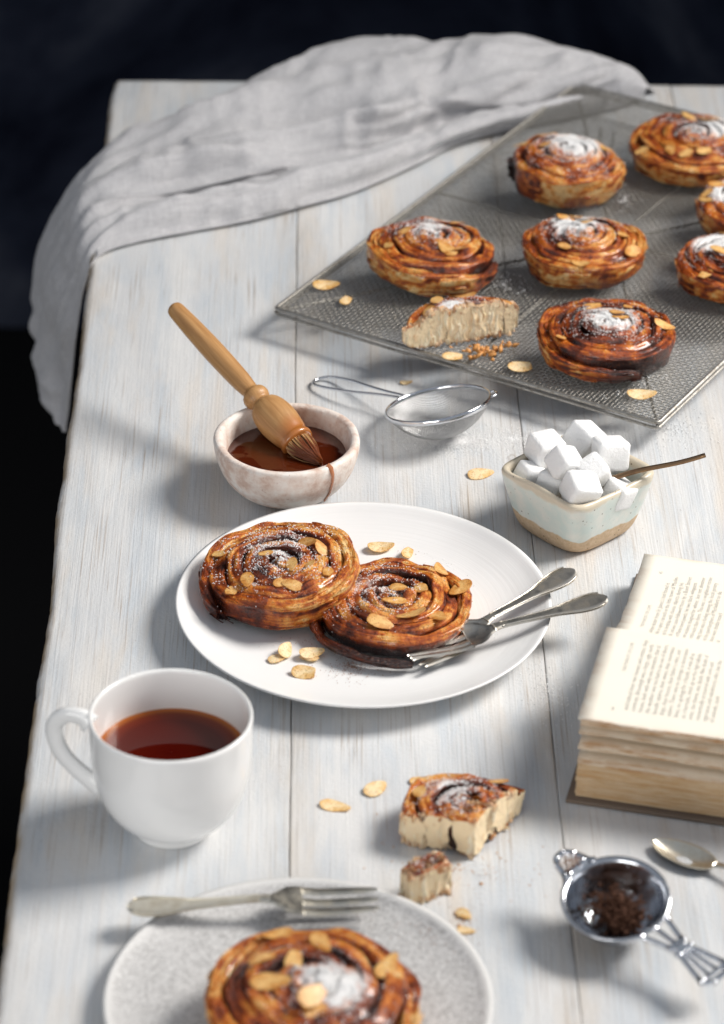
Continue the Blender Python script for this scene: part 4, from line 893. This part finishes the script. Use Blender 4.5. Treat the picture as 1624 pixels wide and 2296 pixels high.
# near half, bottom up: tight leaves, then fanned sheaves with gaps between them
z = .40; lev = []
NB = 42
for q in range(NB): lev.append((z, .045, rng.uniform(.28, .52), 1)); z += rng.uniform(.038, .066)
lev += [(2.62, .03, .40, 1), (2.68, .03, .5, 1), (2.74, .03, .42, 1), (2.85, .02, .55, 1), (3.66, .04, .42, 1), (3.72, .03, .55, 1), (3.77, .03, .46, 1), (3.84, .05, .40, 1), (3.95, .02, .5, 1), (4.62, .03, .55, 1), (4.67, .03, .48, 1), (4.72, .03, .5, 1), (4.80, .02, .42, 1), (5.32, .05, .45, 1), (5.39, .03, .52, 1), (5.46, .03, .6, 1), (5.58, .02, .48, 1)]
for q, (zf, th, y0, w) in enumerate(lev):
    y = np.array([y0, 1.2, 2.6, 4.5, 6.5, 8.5, 10., 11.]); k = np.clip((y-y0)/9, 0, 1); zg = .45+(q+1)/len(lev)*4.6
    zz = zf+(zg-zf)*(k*k*(3-2*k))
    if q < NB: zz = np.full_like(y, zf)+.0*k; zz = zf+(min(zg, zf+.6)-zf)*k
    sheet(y, zz, th, .15+.12*rng.random(), wav=.55 if q >= NB else .4, sd=q, toned=.75 if q < NB else .35)
y = np.r_[.30, np.linspace(.5, 11.4, 44)]
sheet(y, topz(y), .06, .10, wav=.5, sd=91)
def farz(y): return cr1([11.2, 12.0, 13, 15, 18, 21, 24.5], [3.9, 4.0, 3.75, 3.2, 2.75, 2.5, 2.35], y)
y = np.linspace(11.3, 24.3, 34)
sheet(y, farz(y), .05, .22, fore=False, sd=55)
for q in range(12): sheet(y, farz(y)-.06-q*(farz(y)-.5)/12.6, (farz(y)-.5)/12.8, .24+.08*rng.random(), fore=False, sd=60+q, toned=.3)
# print: real glyphs laid on the two open pages
def glyphs(lines, zfun, y_start, x_head, pitch, size, far):
    VV, FF, b = [], [], 0
    for q, (txt, dx, sz, ys) in enumerate(lines):
        cu = bpy.data.curves.new('print', 'FONT'); cu.body = txt; cu.size = sz*CM; cu.resolution_u = 2; cu.offset = -.00008
        ob = bpy.data.objects.new('print', cu); C.objects.link(ob); bpy.context.view_layer.update()
        me = ob.evaluated_get(bpy.context.evaluated_depsgraph_get()).to_mesh()
        v = np.array([w.co[:] for w in me.vertices]).reshape(-1, 3)/CM; f = [tuple(p.vertices) for p in me.polygons]
        ob.to_mesh_clear(); bpy.data.objects.remove(ob)
        if len(v):
            y = ys+v[:, 0]*(1.0 if far else .92); x = dx-v[:, 1]; ok = y < (24.0 if far else 11.0)
            yc = np.clip(y, .5, 24.2)
            VV.append(np.stack([x, yc, zfun(yc)+.02], -1)); FF += [tuple(i+b for i in p) for p in f]; b += len(v)
    return np.vstack(VV), FF
NEAR = ["and indeed their two houses and estates, they", "contrast. Alconleigh was a large, ugly, north", "house, built with only one intention, that of", "the weather was too bad to be out of doors,", "bucolic squires, their wives, their enormous", "dogs, their horses, their father's relict, and", "sisters. There was no attempt at decoration", "lines, no apology for a façade, it was all as", "as a barracks, stuck up on the high hillside.", "note, the theme, was death. Not death of", "romantically accoutred with urns and", "cypresses and valedictory odes, but the", "of animals, stark"]
FAR = ["-known antique dealer from St. James's had found it", "th his while to open a branch in the little town of Merlin-", "l, to tempt his lordship with choice objects during his", "rning walk, and was soon followed there by a Bond Street", "eller. Lord Merlin loved jewels; his two black whippets", "re diamond necklaces designed for whiter, but not slimmer", "more graceful necks than theirs. This was a neighbour-tease", "long standing; there was a feeling among the local gentry", "at it incited the good burghers of Merlinford to dis", "ne neighbours were doubly teased", "ent by and"]
mk('printed_text', glyphs([("THE PURSUIT OF LOVE", 2.0, .34, 5.4), ("44", 2.0, .34, 1.5)]+[(s_, 2.75+.415*q, .43, 1.7) for q, s_ in enumerate(NEAR)], topz, 0, 0, 0, 0, False), M_INK, book, smooth=False)['kind'] = 'stuff'
mk('printed_text', glyphs([("THE PURSUIT OF LOVE", 1.75, .34, 14.3), ("45", 1.75, .34, 22.0)]+[(s_, 2.4+.415*q, .43, 12.0) for q, s_ in enumerate(FAR)], farz, 0, 0, 0, 0, True), M_INK, book, smooth=False)['kind'] = 'stuff'

# ------------------------------------------------------------------ linen cloth over the back and left edge
NET = np.array([
 [(21.02, 64.23, 0.20), (21.91, 64.36, 0.80), (22.50, 65.13, 0.90), (22.90, 65.72, 1.00), (23.30, 66.67, 0.90), (23.87, 67.39, 0.10)],
 [(17.25, 62.16, 0.20), (18.13, 62.37, 1.00), (18.94, 64.15, 1.20), (19.90, 65.69, 2.00), (21.15, 68.25, 2.00), (22.30, 70.34, 0.20)],
 [(13.16, 60.02, 0.20), (14.21, 60.26, 1.30), (15.02, 62.67, 1.40), (15.84, 64.45, 2.60), (17.26, 69.19, 2.80), (18.79, 71.28, 0.20)],
 [(7.66, 56.67, 0.20), (8.35, 57.04, 1.50), (9.13, 60.05, 1.30), (9.48, 61.97, 3.00), (9.81, 69.42, 3.60), (11.30, 71.88, 0.20)],
 [(3.70, 52.15, 0.20), (4.21, 53.96, 1.30), (4.77, 56.48, 1.10), (5.30, 60.50, 2.80), (5.90, 68.34, 3.60), (7.54, 71.72, 0.20)],
 [(-0.85, 47.40, 0.20), (-0.53, 48.86, 1.20), (-0.03, 52.57, 0.90), (0.97, 57.52, 2.90), (2.39, 69.24, 3.70), (4.53, 72.05, 0.20)],
 [(-4.63, 44.75, 0.20), (-4.50, 46.37, 1.10), (-4.22, 49.78, 0.80), (-3.46, 55.03, 2.60), (-2.96, 67.68, 3.40), (-1.09, 69.98, 0.20)],
 [(-8.68, 42.13, 0.20), (-8.67, 43.91, 1.00), (-8.70, 47.60, 0.80), (-8.66, 51.52, 2.40), (-9.04, 62.25, 2.80), (-8.01, 64.34, 0.20)],
 [(-13.03, 40.15, 0.20), (-13.28, 41.93, 0.90), (-13.63, 45.25, 0.70), (-14.11, 48.09, 2.00), (-15.02, 57.19, 2.20), (-14.33, 58.47, 0.20)],
 [(-17.32, 38.11, 0.20), (-17.60, 39.91, 0.80), (-17.85, 43.74, 0.60), (-18.15, 45.79, 1.50), (-18.34, 55.14, 1.60), (-17.59, 55.81, 0.20)],
 [(-20.11, 35.69, 0.25), (-20.35, 38.13, 0.70), (-20.56, 41.71, 0.60), (-20.70, 45.14, 1.00), (-20.77, 53.16, 1.00), (-20.00, 53.03, 0.30)],
 [(-21.19, 34.31, -1.50), (-21.83, 37.34, -1.20), (-22.30, 40.66, -1.00), (-22.84, 45.22, -1.00), (-23.32, 51.12, -0.80), (-22.46, 53.41, -1.50)],
 [(-21.96, 35.57, -6.00), (-22.52, 37.34, -6.00), (-23.41, 39.85, -6.00), (-24.31, 43.31, -5.50), (-25.51, 51.55, -5.00), (-24.64, 54.38, -6.00)],
 [(-22.67, 38.25, -11.00), (-23.26, 39.51, -11.00), (-24.21, 42.52, -11.00), (-25.39, 45.61, -10.50), (-26.75, 53.24, -9.50), (-25.81, 54.64, -10.00)],
 [(-23.15, 39.66, -15.00), (-23.63, 40.35, -15.00), (-24.40, 42.32, -15.00), (-25.59, 44.80, -14.50), (-27.10, 51.74, -13.00), (-26.25, 54.03, -14.00)],
 [(-23.53, 40.98, -18.00), (-23.77, 40.83, -18.00), (-24.28, 41.52, -18.00), (-25.00, 42.54, -17.50), (-26.24, 48.21, -16.00), (-25.59, 51.17, -17.00)],
], float)
def cloth():
    S, T = NET.shape[:2]; ns, ntt = 260, 110
    k = np.clip((10.5-np.arange(S))/2, 0, 1)                     # a roll along the front hem and a crease behind it
    NET[:, 1, 2] += .55*k*np.array([.3]+[1.]*(S-1)); NET[:, 2, 2] = NET[:, 2, 2]*(1-k)+k*.30; NET[:, 2, 1] += .5*k; NET[:, 3, 2] += .25*k
    ts_ = np.linspace(0, T-1, ntt); A = np.stack([catmull(NET[i], np.arange(T, dtype=float), ts_) for i in range(S)])
    ss = np.linspace(0, S-1, ns); B = np.stack([catmull(A[:, j], np.arange(S, dtype=float), ss) for j in range(ntt)], 1)
    du = np.gradient(B, axis=0); dv = np.gradient(B, axis=1); N = np.cross(du, dv); N /= np.linalg.norm(N, axis=2)[..., None]+1e-9
    N *= np.sign(N[ns//3, ntt//2, 2]) 
    ls = np.cumsum(np.r_[np.zeros((1, ntt)), np.linalg.norm(np.diff(B, axis=0), axis=2)], 0); lt = np.cumsum(np.c_[np.zeros((ns, 1)), np.linalg.norm(np.diff(B, axis=1), axis=2)], 1)
    t = np.linspace(0, 1, ntt)[None]; s = ss[:, None]/(S-1)
    lt2 = lt+1.2*vn(ls*.06, 3.3, 0, 2)
    ridge = 1-np.abs(vn(ls*.07, lt2*.40, 0, 21))*2
    fold = .80*np.clip(ridge, -1, 1)+.42*vn(ls*.10, lt2*.85, 0, 22)+.16*(1-2*np.abs(vn(ls*.45, lt*.30, 0, 23)))+.12*vn(ls*.5, lt*2.0, 0, 24)+.50*vn(ls*.22, lt*.07+3, 0, 25)+.30*(1-2*np.abs(vn(ls*.40+lt*.12, lt*.10, 0, 26)))*np.clip(vn(ls*.09, lt*.2, 0, 27)+.3, 0, 1)
    fold = fold+.15*(1-3*np.abs(vn(ls*.16+lt*.10, lt*.70-ls*.06, 0, 31)))+.10*(1-3*np.abs(vn(ls*.7-lt*.2, lt*.22, 0, 32)))*np.clip(vn(ls*.15, lt*.25, 0, 33)+.4, 0, 1)
    for (t0, a1, ph, dep, s0, s1) in ((.22, .05, .3, .55, .18, .62), (.40, .06, 1.9, .60, .30, .72), (.52, .05, 4.0, .5, .05, .45), (.66, .04, 2.6, .45, .35, .70), (.80, .03, .9, .35, .2, .66), (.33, .05, 5.2, .45, .02, .3)):
        tc = t0+a1*np.sin(s*9+ph)+.02*vn(s*18, ph); dd = (t-tc)*lt[:, -1:]; on_ = np.clip((s-s0)/.06, 0, 1)*np.clip((s1-s)/.06, 0, 1)*(.6+.5*vn(s*14, ph*3))
        fold = fold+on_*dep*(np.exp(-((dd-.55)/.50)**2)-1.1*np.exp(-np.abs(dd)/.22))
    env = np.sin(np.clip(t, 0, 1)*np.pi)**.5*np.clip(s*12, 0, 1)*np.clip((1.02-t)*3.2, 0, 1)*(1-.55*np.clip((s-.66)/.1, 0, 1))
    P = B+N*(1.1*fold*env)[..., None]
    on = (s < 10.2/(S-1)); P[..., 2] = np.where(on, np.maximum(P[..., 2], .14), P[..., 2])
    # turned hem along the front edge
    P[:, :3, 2] += .12
    th = .09; V0, F0 = grid(P); V1 = (P-N*th).reshape(-1, 3); n = len(V0); F1 = F0[:, ::-1]+n
    rim = []
    for j in (0, ntt-1):
        i = np.arange(ns-1); q = np.stack([i*ntt+j, (i+1)*ntt+j, (i+1)*ntt+j+n, i*ntt+j+n], -1); rim.append(q if j else q[:, ::-1])
    for i in (0, ns-1):
        j = np.arange(ntt-1); q = np.stack([i*ntt+j, i*ntt+j+1, i*ntt+j+1+n, i*ntt+j+n], -1); rim.append(q if i == 0 else q[:, ::-1])
    w = np.stack([ls, lt, ls*0], -1).reshape(-1, 3)
    return np.vstack([V0, V1]), np.vstack([F0, F1]+rim), np.vstack([w, w])
V, F, w = cloth()
tag(mk('linen_cloth', (V, F), M_LINEN, attrs={'weave': w}), 'crumpled pale grey linen cloth over the back and hanging down the left table edge', 'cloth')
